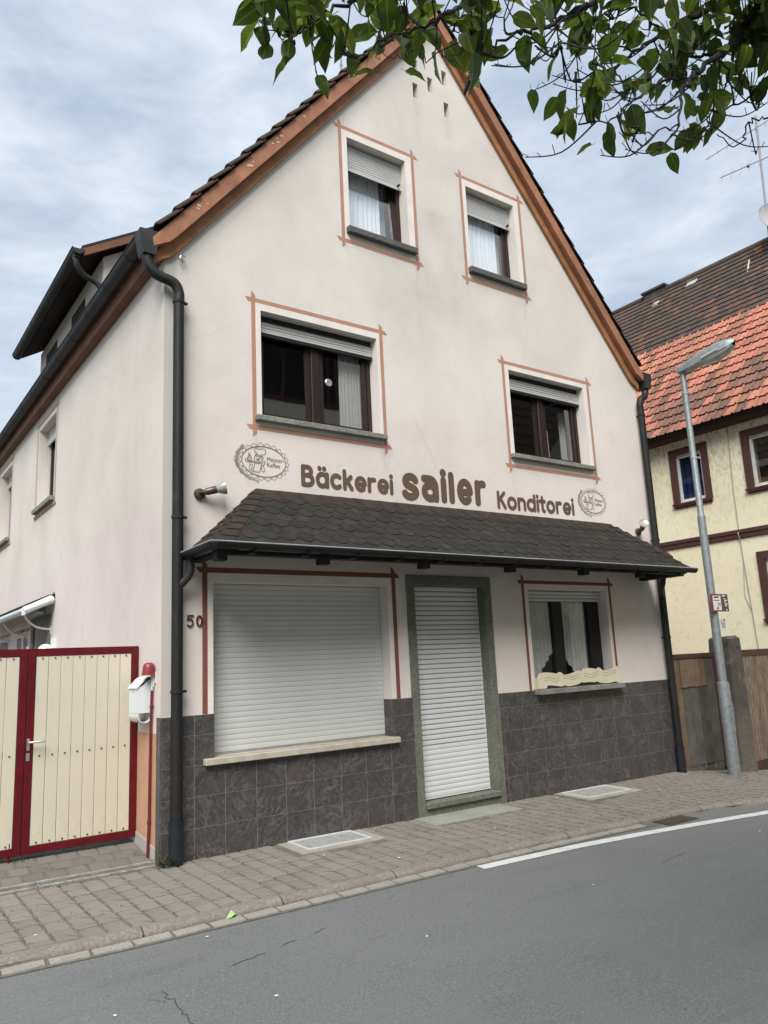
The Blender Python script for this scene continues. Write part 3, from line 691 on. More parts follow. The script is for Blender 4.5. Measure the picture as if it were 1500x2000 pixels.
for u, lift in ((0.0, 0.012), (sl+.05, -0.018)): vs += [(u, y, z+lift) for y, z in cs]
fs = [(r_*nn+k, (r_+1)*nn+k, (r_+1)*nn+k+1, r_*nn+k+1) for r_ in range(2) for k in range(nn-1)]
fs += [(3*nn+k, k, k+1, 3*nn+k+1) for k in range(nn-1)]+[(4*nn+k, 3*nn+k, 3*nn+k+1, 4*nn+k+1) for k in range(nn-1)]
fs += [(0, 3*nn, 4*nn, 2*nn, nn), (nn-1, 2*nn-1, 3*nn-1, 5*nn-1, 4*nn-1)]
b.add(vs, fs); vt = b.mesh('verge_tile', 'rooftile_brown', True)
b2 = MB(); b2.add([(-v.x, v.y, v.z) for v in b.v], [f[::-1] for f in b.f]); vt2 = b2.mesh('verge_tile', 'rooftile_brown', True)
rv = random.Random(5)
for k in range(n):
    x = XE+k*st
    place('verge_tile', vt, H, (x, 0, tp(x)+.014), (rv.uniform(-.01, .01), -ang, 0))
    place('verge_tile', vt2, H, (2*MIDX-x, 0, tp(x)+.014), (rv.uniform(-.01, .01), ang, 0))
b = MB()
for k in range(30): b.tube([(MIDX, -.12+k*.4, tp(MIDX)+.02), (MIDX, .30+k*.4, tp(MIDX)+.03)], .095, 8)
b.build('ridge_tiles', 'rooftile_brown', H)
def barge(name, lo, hi, y0, y1, xin, mat, xe):
    mb = MB()
    for f_ in ((lambda x: x), (lambda x: 2*MIDX-x)):
        e = 0.05   # cut, shaped foot
        pts = [(xe+.07, gab(xe+.07)+lo+.01), (xe+.14, gab(xe+.14)+lo), (MIDX, gab(MIDX)+lo), (MIDX, gab(MIDX)+hi), (xe-.10, gab(xe-.10)+hi), (xe-.09, gab(xe-.09)+hi-.10), (xe, gab(xe)+lo+.06)]
        mb.prism([(f_(x), y1, z) for x, z in pts], (0, y0-y1, 0))
    return mb.build(name, mat, H)
barge('barge_board', 0.0, 0.20, -.045, -0.004, 0, 'barge', -.03)
bo = barge('barge_board', 0.155, 0.37, -.125, -0.047, 0, 'barge_outer', -.06)
mb = MB(); rb = random.Random(9)
for k in range(16):
    x = rb.choice([0.35, 0.9, 1.2, 1.62, 1.75, 2.1, 2.35, 6.3, 5.6])+rb.uniform(-.06, .06); z = gab(x)+rb.uniform(.22, .315); s_ = rb.uniform(.010, .030)
    pts = [(x+s_*rb.uniform(.6, 1)*cos(a), -.128, z+s_*.75*rb.uniform(.5, 1)*sin(a)) for a in [2*pi*i/7 for i in range(7)]]
    mb.add(pts, [tuple(range(7))])
tag(mb.build('bare_patch', 'peel', bo), kind='stuff')
for x0, x1 in ((-.11, -.008), (WID, WID+.10)): mb = MB(); mb.box((x0, 0.02, 5.56), (x1, DEP, 5.74)); mb.build('eaves_board', 'brownwood', H)

def half_gutter(mb, a, b, r, axis_out, closed_ends=True, n=10):
    """half-round gutter from a to b, open to the top"""
    a, b = Vector(a), Vector(b); t = (b-a).normalized(); o = Vector(axis_out).normalized(); z = Vector((0, 0, 1))
    for rad, flip in ((r, 0), (r-.006, 1)):
        vs = []; 
        for p in (a, b):
            for k in range(n+1):
                th = pi*k/n; vs.append(p+o*cos(th)*rad-z*sin(th)*rad)
        fs = [(k, k+1, n+2+k, n+1+k) for k in range(n)]
        mb.add(vs, [f[::-1] for f in fs] if flip else fs)
    if closed_ends:
        for p in (a, b): mb.add([p+o*cos(pi*k/n)*r-z*sin(pi*k/n)*r for k in range(n+1)], [tuple(range(n+1))])
def gutter(name, x, y0, y1, zt, r, parent, step=0.75, out=-1):
    mb = MB(); half_gutter(mb, (x, y0, zt), (x, y1, zt), r, (out, 0, 0))
    jm = MB() if parent is H else mb; y = y0+.45
    while y < y1:
        vs = [];
        for yy in (y, y+.018): vs += [(x+cos(pi*k/10)*(r+.007), yy, zt-sin(pi*k/10)*(r+.007)) for k in range(11)]
        jm.add(vs, [(k, k+1, 12+k, 11+k) for k in range(10)]); y += step
    mb.tube([(x+out*r, y0, zt+.002), (x+out*r, y1, zt+.002)], .010, 6)
    g = mb.build(name, 'zinc_dark', parent, smooth=True)
    if parent is H: tag(jm.build('gutter_joints', 'black', g), kind='stuff')
    return g
gl = gutter('gutter', -0.185, -0.03, DEP, 5.775, 0.082, H)
gr_ = gutter('gutter', WID+.185, -0.03, DEP, 5.775, 0.082, H, out=1)
def downpipe(x, y, r, ztop, hop, mirror, zb):
    mb = MB(); mb.tube([(x, y, zb+.3), (x, y, ztop)], r, 14)
    hx, hz = hop; s = smooth_path([(x, y, ztop-.02), (x, y, ztop+.06), (x+(hx-x)*.18, y, ztop+.15), (x+(hx-x)*.75, y+.02, ztop+.21), (hx, y+.03, ztop+.32), (hx, y+.03, hz)], 6)
    mb.tube(s, r, 14)
    p = mb.build('downpipe', 'pipe', H, smooth=True)
    m2 = MB(); m2.tube([(x, y, zb), (x, y, zb+.33)], r+.011, 14); m2.tube([(x, y, zb+.325), (x, y, zb+.345)], r+.016, 14); m2.build('pipe_sleeve', 'sleeve', p, smooth=True)
    for z in (5.1, 2.98, 1.42) if mirror > 0 else (5.05, 3.15, 1.75):
        m3 = MB(); m3.tube([(x, y, z-.013), (x, y, z+.013)], r+.007, 14); m3.box((x-.010, y, z-.008), (x+.010, 0.0, z+.008)); m3.box((x+r, y-.012, z-.011), (x+r+.035, y+.012, z+.011)); m3.build('pipe_bracket', 'black', p)
    m4 = MB(); q = 0.098
    m4.prism([(hx-q, -.122, hz+.185), (hx+q, -.122, hz+.185), (hx+q*.92, -.122, hz+.10), (hx+q*.60, -.122, hz-.06), (hx-q*.60, -.122, hz-.06), (hx-q*.92, -.122, hz+.10)], (0, .16, 0))
    m4.build('rainwater_hopper', 'zinc_dark', p)
    return p
dpl = downpipe(0.112, -0.09, 0.051, 5.14, (-0.185, 5.58), 1, -0.002)
dpr = downpipe(7.285, -0.085, 0.051, 5.16, (7.50, 5.56), -1, -0.085)

# dormer on the left roof slope
D = MB(); DX = 0.33; zb = lambda x: tp(x)
D.add([(DX, 3.42, zb(DX)-.1), (DX, 7.38, zb(DX)-.1), (DX, 7.38, 7.35), (DX, 3.42, 7.35)], [(0, 1, 2, 3)])
for y in (3.42, 7.38): D.add([(DX, y, zb(DX)-.1), (DX, y, 7.35), (1.9, y, 8.32), (1.9, y, 8.2)], [(0, 1, 2, 3)])
dm = D.build('dormer', 'plaster_side', H)
b = MB(); b.prism([(0.02, 3.25, 7.235), (2.2, 3.25, 8.57), (2.2, 3.25, 8.69), (0.0, 3.25, 7.345)], (0, 4.2, 0)); b.build('dormer_roof', 'black', dm)
b = MB(); b.prism([(0.03, 3.235, 7.20), (2.2, 3.235, 8.53), (2.2, 3.235, 8.63), (0.0, 3.235, 7.29)], (0, .03, 0)); b.build('dormer_verge', 'brownwood', dm)
g2 = gutter('dormer_gutter', -0.055, 3.22, 7.45, 7.275, 0.075, dm)
b = MB(); b.tube(smooth_path([(-.05, 3.32, 7.22), (-.05, 3.32, 7.10), (0.06, 3.36, 6.98), (0.28, 3.38, 6.86), (0.31, 3.38, 6.5)], 6), .038, 10); b.prism([(-.115, 3.26, 7.27), (.005, 3.26, 7.27), (-.02, 3.26, 7.17), (-.09, 3.26, 7.17)], (0, .12, 0)); b.build('dormer_downpipe', 'zinc_dark', dm, smooth=True)
for y0, y1 in ((4.35, 5.15), (6.1, 6.9)):
    b = MB(); b.box((DX-.004, y0, 6.42), (DX+.02, y1, 7.15)); b.build('dormer_window', 'shadowgap', dm)
    
# ------------------------------------------------------------------ facade windows
def prect(mb, x0, z0, x1, z1, y0, y1, bev=0.0): mb.box((x0, y0, z0), (x1, y1, z1), bev)
def sash(mb, x0, z0, x1, z1, y, t=0.055, d=0.05):
    mb.box((x0, y, z0), (x0+t, y+d, z1)); mb.box((x1-t, y, z0), (x1, y+d, z1)); mb.box((x0+t, y+.001, z0), (x1-t, y+d-.001, z0+t)); mb.box((x0+t, y+.001, z1-t), (x1-t, y+d-.001, z1))
def curtain(name, mat, parent, x0, x1, z0, z1, y, waves=9, amp=0.018, taper=None):
    mb = MB(); n = waves*8; vs = []
    rows = [0, .33, .66, 1.0]
    for r_ in rows:
        for k in range(n+1):
            u = k/n; zz = z1+(z0-z1)*r_
            if taper: zz = z1+((z0+taper(u)*(z1-z0))-z1)*r_
            vs.append((x0+(x1-x0)*u, y+amp*sin(2*pi*waves*u+.6*sin(7*u))*(.6+.4*r_)+.004*sin(31*u), zz))
    m_ = n+1
    mb.add(vs, [(r_*m_+k, r_*m_+k+1, (r_+1)*m_+k+1, (r_+1)*m_+k) for r_ in range(len(rows)-1) for k in range(n)])
    return mb.build(name, mat, parent, smooth=True)
def shutter_slats(mb, x0, x1, zb_, zt, y, pitch):
    z = zb_
    while z < zt-.001:
        z1 = min(z+pitch*.93, zt)
        mb.prism([(x0, y+.004, z), (x0, y-.003, z+.003), (x0, y-.007, (z+z1)/2), (x0, y-.003, z1-.003), (x0, y+.004, z1)], (x1-x0, 0, 0)); z += pitch
def sill(name, x0, x1, z0, z1, y0, mat, parent, y1=0.13):
    b = MB(); b.box((x0, y0, z0), (x1, 0.0, z1), .006); b.box((x0+.07, 0.0, z0+.002), (x1-.07, y1, z1+.004)); return b.build(name, mat, parent)
def border(parent, x0, z0, x1, z1, w, mat, bottom=True, over=0.10, zlo=None):
    mb = MB(); y = -.003; sl = w*.95
    def bar_h(z, a, b_): mb.quad((a-over+sl, y, z-w/2), (b_+over-sl*.2, y, z-w/2), (b_+over-sl, y, z+w/2), (a-over+sl*.2, y, z+w/2))
    def bar_v(x, a, b_, yy): mb.quad((x-w/2, yy, a-(over if bottom else 0)), (x+w/2, yy, a-(over-sl if bottom else 0)), (x+w/2, yy, b_+over-sl), (x-w/2, yy, b_+over))
    bar_h(z1, x0, x1)
    if bottom: bar_h(z0, x0, x1)
    bar_v(x0, z0 if zlo is None else zlo[0], z1, y-.0012); bar_v(x1, z0 if zlo is None else zlo[1], z1, y-.0012)
    return mb.build('painted_border', mat, parent)
def band(parent, bx0, bz0, bx1, bz1, ox0, oz0, ox1, oz1, w):
    mb = MB(); loops = rect(bx0+w/2, bz0, bx1-w/2, bz1-w/2)
    y = -.0018
    for q in ([(bx0+w/2, bz0), (ox0, bz0), (ox0, bz1-w/2), (bx0+w/2, bz1-w/2)], [(ox1, bz0), (bx1-w/2, bz0), (bx1-w/2, bz1-w/2), (ox1, bz1-w/2)], [(ox0, oz1), (ox1, oz1), (ox1, bz1-w/2), (ox0, bz1-w/2)]): mb.quad(*[(u, y, v) for u, v in q])
    return mb.build('plaster_band', 'surround', parent)

YF = 0.155
def double_window(name_key, sh_bot, mull, bx):
    x0, z0, x1, z1 = OPEN[name_key]
    f = MB(); t = .05
    f.box((x0, YF, z0), (x0+t, YF+.07, z1)); f.box((x1-t, YF, z0), (x1, YF+.07, z1)); f.box((x0+t, YF, z0), (x1-t, YF+.07, z0+t)); f.box((x0+t, YF, z1-.12), (x1-t, YF+.07, z1))
    f.box((mull-.052, YF-.012, z0+t), (mull+.052, YF+.07, z1-.12), .006)
    w = f.build('window', 'winframe', H)
    for a, b_ in ((x0+t, mull-.052), (mull+.052, x1-t)):
        s_ = MB(); sash(s_, a+.002, z0+t+.002, b_-.002, z1-.122, YF+.012, .055, .045); so = s_.build('sash', 'winframe', w)
        p = MB(); p.quad((a+.05, YF+.032, z0+t+.05), (b_-.05, YF+.032, z0+t+.05), (b_-.05, YF+.032, z1-.17), (a+.05, YF+.032, z1-.17)); p.build('pane', 'glass', so)
    sh = MB(); shutter_slats(sh, x0+.005, x1-.005, sh_bot, z1-.07, 0.105, 0.034); sh.box((x0+.005, .098, sh_bot-.022), (x1-.005, .112, sh_bot)); sh.build('roller_shutter', 'shutter_grey', w)
    sh = MB(); sh.box((x0+.005, .09, sh_bot-.06), (x1-.005, .125, sh_bot-.022)); sh.build('shutter_bar', 'pipe', w)
    sh = MB(); sh.quad((x0, .118, z1-.085), (x1, .118, z1-.085), (x1, .118, z1), (x0, .118, z1)); sh.build('shutter_slot', 'shadowgap', w)
    border(w, *bx, .045, 'terracotta'); band(w, *bx, x0, z0, x1, z1, .042)
    sill('sill', x0-.085, x1+.055, z0-.055, z0+.004, -.065, 'sill_granite', w)
    return w
w1 = double_window('up_wide', 5.10, 1.765, (0.945, 3.985, 2.575, 5.375))
curtain('curtain', 'curtain_grey', w1, 2.13, 2.42, 4.2, 5.1, 0.25, 7, .016)
curtain('curtain', 'curtain_grey', w1, 1.07, 1.15, 4.2, 5.1, 0.27, 2, .012)
b = MB(); b.lathe([(.017, 0), (.017, .004), (.044, .004), (.045, 0.0), (.036, -.006), (.019, -.004)], (1.955, YF+.026, 4.70), (0, 1, 0), 18); b.build('suction_ring', 'steel', w1, smooth=True)
w2 = double_window('up_right', 5.10, 5.345, (4.533, 3.985, 6.206, 5.39))
b = MB()
for dx in (0, .05, .085, .12, .16): b.tube([(5.46+dx, .30, 4.22), (5.455+dx*.95, .30, 4.68)], .006, 6)
b.box((5.435, .29, 4.68), (5.55, .32, 4.76)); b.build('clothes_airer', 'offwhite', w2)
curtain('curtain', 'curtain_grey', w2, 5.90, 6.03, 4.2, 5.0, 0.33, 3, .012)

def single_window(key, sh_bot, bx, tilt):
    x0, z0, x1, z1 = OPEN[key]
    f = MB(); t = .05
    f.box((x0, YF, z0), (x0+t, YF+.07, z1)); f.box((x1-t, YF, z0), (x1, YF+.07, z1)); f.box((x0+t, YF, z0), (x1-t, YF+.07, z0+t)); f.box((x0+t, YF, z1-.12), (x1-t, YF+.07, z1))
    w = f.build('window', 'winframe', H)
    s_ = MB(); sash(s_, x0+t, z0+t, x1-t, z1-.12, 0, .06, .045); so = MB()
    rotm = Matrix.Translation((0, YF+.012, z0+t)) @ Matrix.Rotation(-tilt, 4, 'X') @ Matrix.Translation((0, 0, -z0-t))
    so.add([rotm @ v for v in s_.v], s_.f); so = so.build('sash', 'winframe', w)
    p = MB(); p.quad((x0+t+.055, .02, z0+t+.055), (x1-t-.055, .02, z0+t+.055), (x1-t-.055, .02, z1-.18), (x0+t+.055, .02, z1-.18)); p2 = MB(); p2.add([rotm @ v for v in p.v], p.f); p2.build('pane', 'glass_upper', so)
    sh = MB(); shutter_slats(sh, x0+.005, x1-.005, sh_bot, z1-.03, 0.105, 0.034); sh.box((x0+.005, .097, sh_bot-.025), (x1-.005, .113, sh_bot)); sh.build('roller_shutter', 'shutter_grey', w)
    sh = MB()
    for xx in (x0+.03, x1-.06): sh.tube([(xx, .095, sh_bot+.02), (xx, .06, sh_bot+.02)], .014, 8)
    sh.build('shutter_stop', 'black', w)
    border(w, *bx, .045, 'terracotta'); band(w, *bx, x0, z0, x1, z1, .042)
    sill('sill', x0-.055, x1+.08, z0-.075, z0+.004, -.07, 'sill_dark', w)
    return w
w3 = single_window('top_left', 7.46, (2.112, 6.42, 3.203, 7.91), 0.075)
curtain('curtain', 'curtain', w3, 2.27, 2.86, 6.62, 7.60, 0.285, 9, .018)
curtain('curtain', 'curtain_grey', w3, 2.87, 3.02, 6.62, 7.60, 0.40, 4, .012)
w4 = single_window('top_right', 7.50, (4.013, 6.44, 5.106, 7.925), 0.0)
curtain('curtain', 'curtain', w4, 4.16, 4.80, 6.63, 7.60, 0.218, 9, .018)
curtain('curtain', 'curtain_grey', w4, 4.82, 4.93, 6.63, 7.60, 0.30, 3, .012)
# ground floor window
x0, z0, x1, z1 = OPEN['low_right']
f = MB(); f.box((x0, YF, z0), (x0+.03, YF+.07, z1)); f.box((x1-.22, YF, z0), (x1, YF+.07, z1)); f.box((x0+.03, YF, z0), (x1-.22, YF+.07, z0+.08)); f.box((x0+.03, YF, z1-.12), (x1-.22, YF+.07, z1)); f.box((5.225, YF-.012, z0+.08), (5.41, YF+.07, z1-.12), .006)
w5 = f.build('window', 'black', H)
for a, b_ in ((x0+.03, 5.225), (5.41, x1-.22)):
    p = MB(); p.quad((a, YF+.032, z0+.08), (b_, YF+.032, z0+.08), (b_, YF+.032, z1-.12), (a, YF+.032, z1-.12)); p.build('pane', 'glass_ground', w5)
sh = MB(); shutter_slats(sh, x0+.005, x1-.005, 2.262, z1-.005, 0.105, 0.044); sh.build('roller_shutter', 'shutter_grey', w5)
border(w5, 4.57, 1.2, 6.228, 2.49, .042, 'darkline', bottom=False, zlo=(1.155, 1.36)); band(w5, 4.57, 1.19, 6.228, 2.49, x0, z0, x1, z1, .042)
sill('sill', 4.615, 6.205, 1.115, 1.178, -.135, 'sill_granite', w5)
curtain('curtain', 'curtain_grey', w5, 4.70, 5.24, 1.27, 2.27, 0.215, 7, .012, lambda u: .36*max(0, (u-.30)/.70)**1.2)
curtain('curtain', 'curtain_grey', w5, 5.38, 5.90, 1.27, 2.27, 0.215, 7, .012, lambda u: .36*max(0, 1-u/.70)**1.2)
# shop front shutter
x0, z0, x1, z1 = OPEN['shop']
b = MB(); b.box((x0, .165, z0), (x1, .175, z1)); shop = b.build('shop_shutter', 'shadowgap', H)
NS = 31; pit = (z1-z0-.025)/NS
b = MB(); b.prism([(x0+.004, .162, 0), (x0+.004, .1492, .001), (x0+.004, .1474, pit*.25), (x0+.004, .1470, pit*.5), (x0+.004, .1478, pit*.78), (x0+.004, .1498, pit*.972), (x0+.004, .162, pit*.972)], (x1-x0-.008, 0, 0)); sm = b.mesh('slat', 'shutter_shop', True, (0, 0, 0))
try: sm.set_sharp_from_angle(angle=R(50))
except Exception: pass
for k in range(NS): place('slat', sm, shop, (0, rv.uniform(-.0008, .0008), z0+.022+k*pit))
b = MB(); b.box((x0+.003, .142, z0+.004), (x1-.003, .164, z0+.02)); b.build('bottom_bar', 'steel', shop)
border(shop, 0.408, 1.2, 2.582, 2.515, .05, 'darkline', bottom=False, zlo=(1.205, 1.205)); band(shop, 0.408, 1.205, 2.582, 2.515, x0, z0, x1, z1, .05)
b = MB(); b.box((0.383, -.085, .762), (2.525, -0.0, .82), .006); b.box((x0+.003, 0.0, .764), (x1-.003, .14, .823)); b.build('shop_sill', 'inkpale', H)
# door
x0, z0, x1, z1 = OPEN['door']
b = MB(); b.box((2.752, -.018, -.25), (2.86, .30, 2.42), .004); b.box((3.915, -.018, -.25), (4.015, .30, 2.42), .004); b.box((2.752, -.019, 2.42), (4.015, .30, 2.528), .004); dr_ = b.build('door_surround', 'granite_frame', H)
b = MB(); b.box((2.865, -.05, .045), (3.93, .30, .10), .006); b.build('threshold', 'granite_frame', dr_); b = MB(); b.box((2.861, -.012, -.25), (3.914, .28, .044)); b.build('riser', 'granite_frame', dr_)
b = MB(); b.box((x0, .135, z0), (x1, .145, z1)); door = b.build('door_shutter', 'shadowgap', H)
NS = 42; pit = (z1-z0-.03)/NS
b = MB(); b.prism([(x0+.004, .132, 0), (x0+.004, .1185, .002), (x0+.004, .1162, pit*.3), (x0+.004, .1158, pit*.5), (x0+.004, .1172, pit*.78), (x0+.004, .1205, pit*.965), (x0+.004, .132, pit*.965)], (x1-x0-.008, 0, 0)); sm = b.mesh('slat', 'shutter_door', True)
try: sm.set_sharp_from_angle(angle=R(50))
except Exception: pass
for k in range(NS): place('slat', sm, door, (0, rv.uniform(-.0008, .0008), z0+.028+k*pit))
b = MB()
for k in range(10, NS):
    z = z0+.028+k*pit; n = 26
    for i in range(n):
        xa = x0+.02+(x1-x0-.04)*i/n; b.box((xa, .1155, z-.0055), (xa+.022, .1205, z+.0028))
tag(b.build('vent_slots', 'shadowgap', door), kind='stuff')
b = MB(); b.box((x0+.003, .110, z0+.012), (x1-.003, .135, z0+.026)); b.build('bottom_bar', 'shutter_door', door)
b = MB(); b.prism([(2.69, .0, gz(2.69, 0)-.03), (3.91, .0, gz(3.91, 0)-.03), (3.89, -.41, gz(3.9, -.41)-.03), (2.67, -.41, gz(2.67, -.41)-.03)], (0, 0, .034)); tag(b.build('doorstep_slab', 'slab_green'), 'pale green stone slab set in the pavement before the shuttered door', 'slab')

# granite plinth tiles
b = MB()
for q in (rect(0, -.3, .49, 1.203), rect(.49, -.3, 2.494, .77), rect(2.494, -.3, 2.752, 1.203), rect(4.015, -.3, WID, 1.168)): b.prism([(u, -.0210, v) for u, v in q], (0, .020, 0))
b.quad((2.4935, 0, .82), (2.4935, .14, .82), (2.4935, .14, 1.203), (2.4935, 0, 1.203))
pl_ = b.build('plinth', 'grout', H)
XL = [0.0, .30, .59, .90, 1.205, 1.505, 1.82, 2.12, 2.437, 2.752]; ZL = [-.12, .247, .508, .77, 1.03, 1.203]
XR = [4.015, 4.07, 4.386, 4.717, 5.036, 5.391, 5.714, 6.06, 6.385, 6.71, 7.03, WID]; ZR = [-.16, .225, .482, .74, .999, 1.168]
def tile(x0, x1, z0, z1):
    g = .0021; b = MB(); o = ((x0+x1)/2, -.019, (z0+z1)/2); b.box((x0+g, -.0228, z0+g), (x1-g, -.0125, z1-g)); b.build('granite_tile', 'tile', pl_, org=o)
for i in range(9):
    for j in range(5):
        a, c, d, e = XL[i], XL[i+1], ZL[j], ZL[j+1]
        if j >= 3:
            if i == 1: c = .49
            elif i == 8: a = 2.494
            elif 1 < i < 8: continue
        tile(a, c, d, e)
for i in range(11):
    for j in range(5): tile(XR[i], XR[i+1], ZR[j], ZR[j+1])
for z0_, z1_ in ((.823, 1.03), (1.03, 1.203)):
    b = MB(); b.box((2.485, -.0235, z0_+.002), (2.493, .14, z1_-.002)); b.build('granite_tile', 'tile', pl_, org=(2.49, .06, z0_+.1))

# canopy over the shop: hipped, bitumen shingles
CX0, CX1, CY, CZ, RX0, RX1, RZ = .215, 7.075, -.725, 2.645, .948, 6.33, 3.335
b = MB(); V = [(CX0, 0, CZ), (CX0, CY, CZ), (CX1, CY, CZ), (CX1, 0, CZ), (RX0, 0, RZ), (RX1, 0, RZ)]
b.add(V+[(x, y, z-.035) for x, y, z in V], [(1, 2, 5, 4), (0, 1, 4), (2, 3, 5), (7, 10, 11, 8), (6, 10, 7), (8, 11, 9), (0, 6, 7, 1), (1, 7, 8, 2), (2, 8, 9, 3)])
can = b.build('canopy', 'black', H)
sa = atan2(RZ-CZ, -CY); SLn = sqrt((RZ-CZ)**2+CY**2); NR = 9; rowh = SLn/NR; sw = .188
def shingle(w, h, curve=True):
    b = MB(); n = 8; lo = []
    for k in range(n+1):
        u = -1+2*k/n; lo.append((u*w/2, (0.055*(abs(u)**2.4)) if curve else 0.0))
    top = [(w/2, h), (-w/2, h)]; P = lo+top
    vs = [(x, y, 0.010-0.007*min(1, y/h)) for x, y in P]+[(x, y, 0.001) for x, y in P]; m_ = len(P)
    b.add(vs, [tuple(range(m_))]+[(i, (i+1) % m_, (i+1) % m_+m_, i+m_)[::-1] for i in range(m_)]); return b
shm = [shingle(sw*.985, rowh+.07).mesh('shingle', 'shingle') for _ in range(1)]
front = Matrix(((1, 0, 0), (0, cos(sa), -sin(sa)), (0, sin(sa), cos(sa))))
rs = random.Random(21)
for r_ in range(NR):
    v = r_*rowh-.012; fr_ = max(0, v)/SLn; xa = CX0+(RX0-CX0)*fr_; xb = CX1+(RX1-CX1)*fr_
    x = CX0+(0 if r_ % 2 else sw/2)
    while x < CX1:
        if xa+.02 < x < xb-.02:
            p = Vector((x, CY, CZ))+front @ Vector((0, v, .004+.0015*(r_ % 2)))
            place('shingle', shm[0], can, p, (sa+rs.uniform(-.012, .004), rs.uniform(-.008, .008), rs.uniform(-.02, .02)))
        x += sw
# side slopes and hips
for side in (0, 1):
    b = MB(); f_ = (lambda x: x) if side == 0 else (lambda x: CX0+CX1-x)
    sa2 = atan2(RZ-CZ, RX0-CX0)
    for r_ in range(NR):
        t0, t1 = r_/NR, min(1, (r_+1.25)/NR); P0 = lambda t, y, l: (f_(CX0+(RX0-CX0)*t-sin(sa2)*l), y, CZ+(RZ-CZ)*t+cos(sa2)*l)
        y0a, y1a = CY*(1-t0), CY*(1-t1)
        b.add([P0(t0, y0a, .014), P0(t0, -.004, .014), P0(t1, -.004, .003), P0(t1, y1a, .003), P0(t0, y0a, .002), P0(t0, -.004, .002)], [(0, 1, 2, 3), (0, 4, 5, 1)])
    b.build('shingle_side', 'shingle_hip', can)
    hip0 = Vector((f_(CX0), CY, CZ)); hip1 = Vector((f_(RX0), 0, RZ)); hd = (hip1-hip0); 
    n1_ = Vector((0, -sin(sa), cos(sa))); n2_ = Vector((-sin(sa2) if side == 0 else sin(sa2), 0, cos(sa2)))
    e1 = Vector((1 if side == 0 else -1, 0, 0)); e2 = Vector((0, 1, 0))
    for r_ in range(NR):
        t0, t1 = r_/NR, min(1, (r_+1.3)/NR); A = hip0+hd*t0; B_ = hip0+hd*t1; w_ = .135; ww = w_ if r_ < NR-1 else .08
        b = MB(); l0, l1 = .021, .010; ctr = (n1_+n2_).normalized()
        vs = [A+ctr*l0, A+e1*w_+n1_*l0, B_+e1*ww+n1_*l1, B_+ctr*l1, A+e2*min(w_, -CY*(1-t0))+n2_*l0, B_+e2*min(ww, -CY*(1-t1))+n2_*l1]
        vs += [vs[0]-ctr*.01, vs[1]-n1_*.01, vs[4]-n2_*.01]
        b.add(vs, [(0, 1, 2, 3), (4, 0, 3, 5), (0, 6, 7, 1), (4, 8, 6, 0)])
        b.build('hip_shingle', 'shingle_hip', can, org=A)
b = MB()
for k in range(22): 
    xa = RX0+(RX1-RX0)*k/22; b.add([(xa, -.004, RZ+.012), (xa+.28, -.004, RZ+.008), (xa+.28, -.14, RZ-.115), (xa, -.14, RZ-.107), (xa, -.14, RZ-.117), (xa+.28, -.14, RZ-.125)], [(0, 1, 2, 3), (3, 2, 5, 4)])
b.build('ridge_flashing', 'shingle_hip', can)
# soffit timbers
for x in (0.28, 1.31, 2.51, 3.735, 4.965, 6.07):
    b = MB(); b.box((x-.048, CY+.03, CZ-.135), (x+.048, CY+.13, CZ-.038)); b.box((x+.048, CY+.03, CZ-.085), (x+.15, CY+.10, CZ-.038)); b.build('rafter', 'black', can)
b = MB(); b.box((CX0+.06, CY+.06, CZ-.075), (CX1-.06, CY+.16, CZ-.037)); b.box((CX0+.05, CY+.1, CZ-.07), (CX0+.15, -.01, CZ-.037)); b.box((CX1-.17, CY+.1, CZ-.09), (CX1-.02, -.01, CZ-.037)); b.build('eaves_beam', 'black', can)
b = MB(); half_gutter(b, (CX0-.03, CY-.045, CZ+.005), (CX1+.02, CY-.045, CZ-.01), .055, (0, -1, 0)); half_gutter(b, (CX0-.035, CY-.045, CZ+.004), (CX0-.035, -.02, CZ-.004), .055, (-1, 0, 0))
for k in range(13):
    x = .55+k*.53; b.box((x-.012, CY-.10, CZ-.062), (x+.012, CY+.02, CZ-.055)); b.box((x-.035, CY-.02, CZ-.075), (x+.035, CY+.05, CZ-.045))
cg = b.build('canopy_gutter', 'pipe', can, smooth=True)
b = MB(); b.tube([(CX0-.09, CY-.098, CZ+.009), (CX1+.02, CY-.098, CZ-.006)], .007, 6); b.tube([(CX0-.09, CY-.098, CZ+.009), (CX0-.09, -.02, CZ)], .007, 6); b.build('gutter_lip', 'zinc_edge', can)
b = MB(); b.tube(smooth_path([(CX0-.01, -.16, CZ-.05), (CX0-.01, -.16, CZ-.17), (CX0-.05, -.13, CZ-.25), (.10, -.09, CZ-.31)], 6), .036, 10); b.tube(smooth_path([(7.06, -.30, CZ-.05), (7.06, -.28, CZ-.15), (7.12, -.20, CZ-.24), (7.27, -.10, CZ-.30)], 6), .036, 10); b.build('canopy_outlet', 'zinc_dark', can, smooth=True)

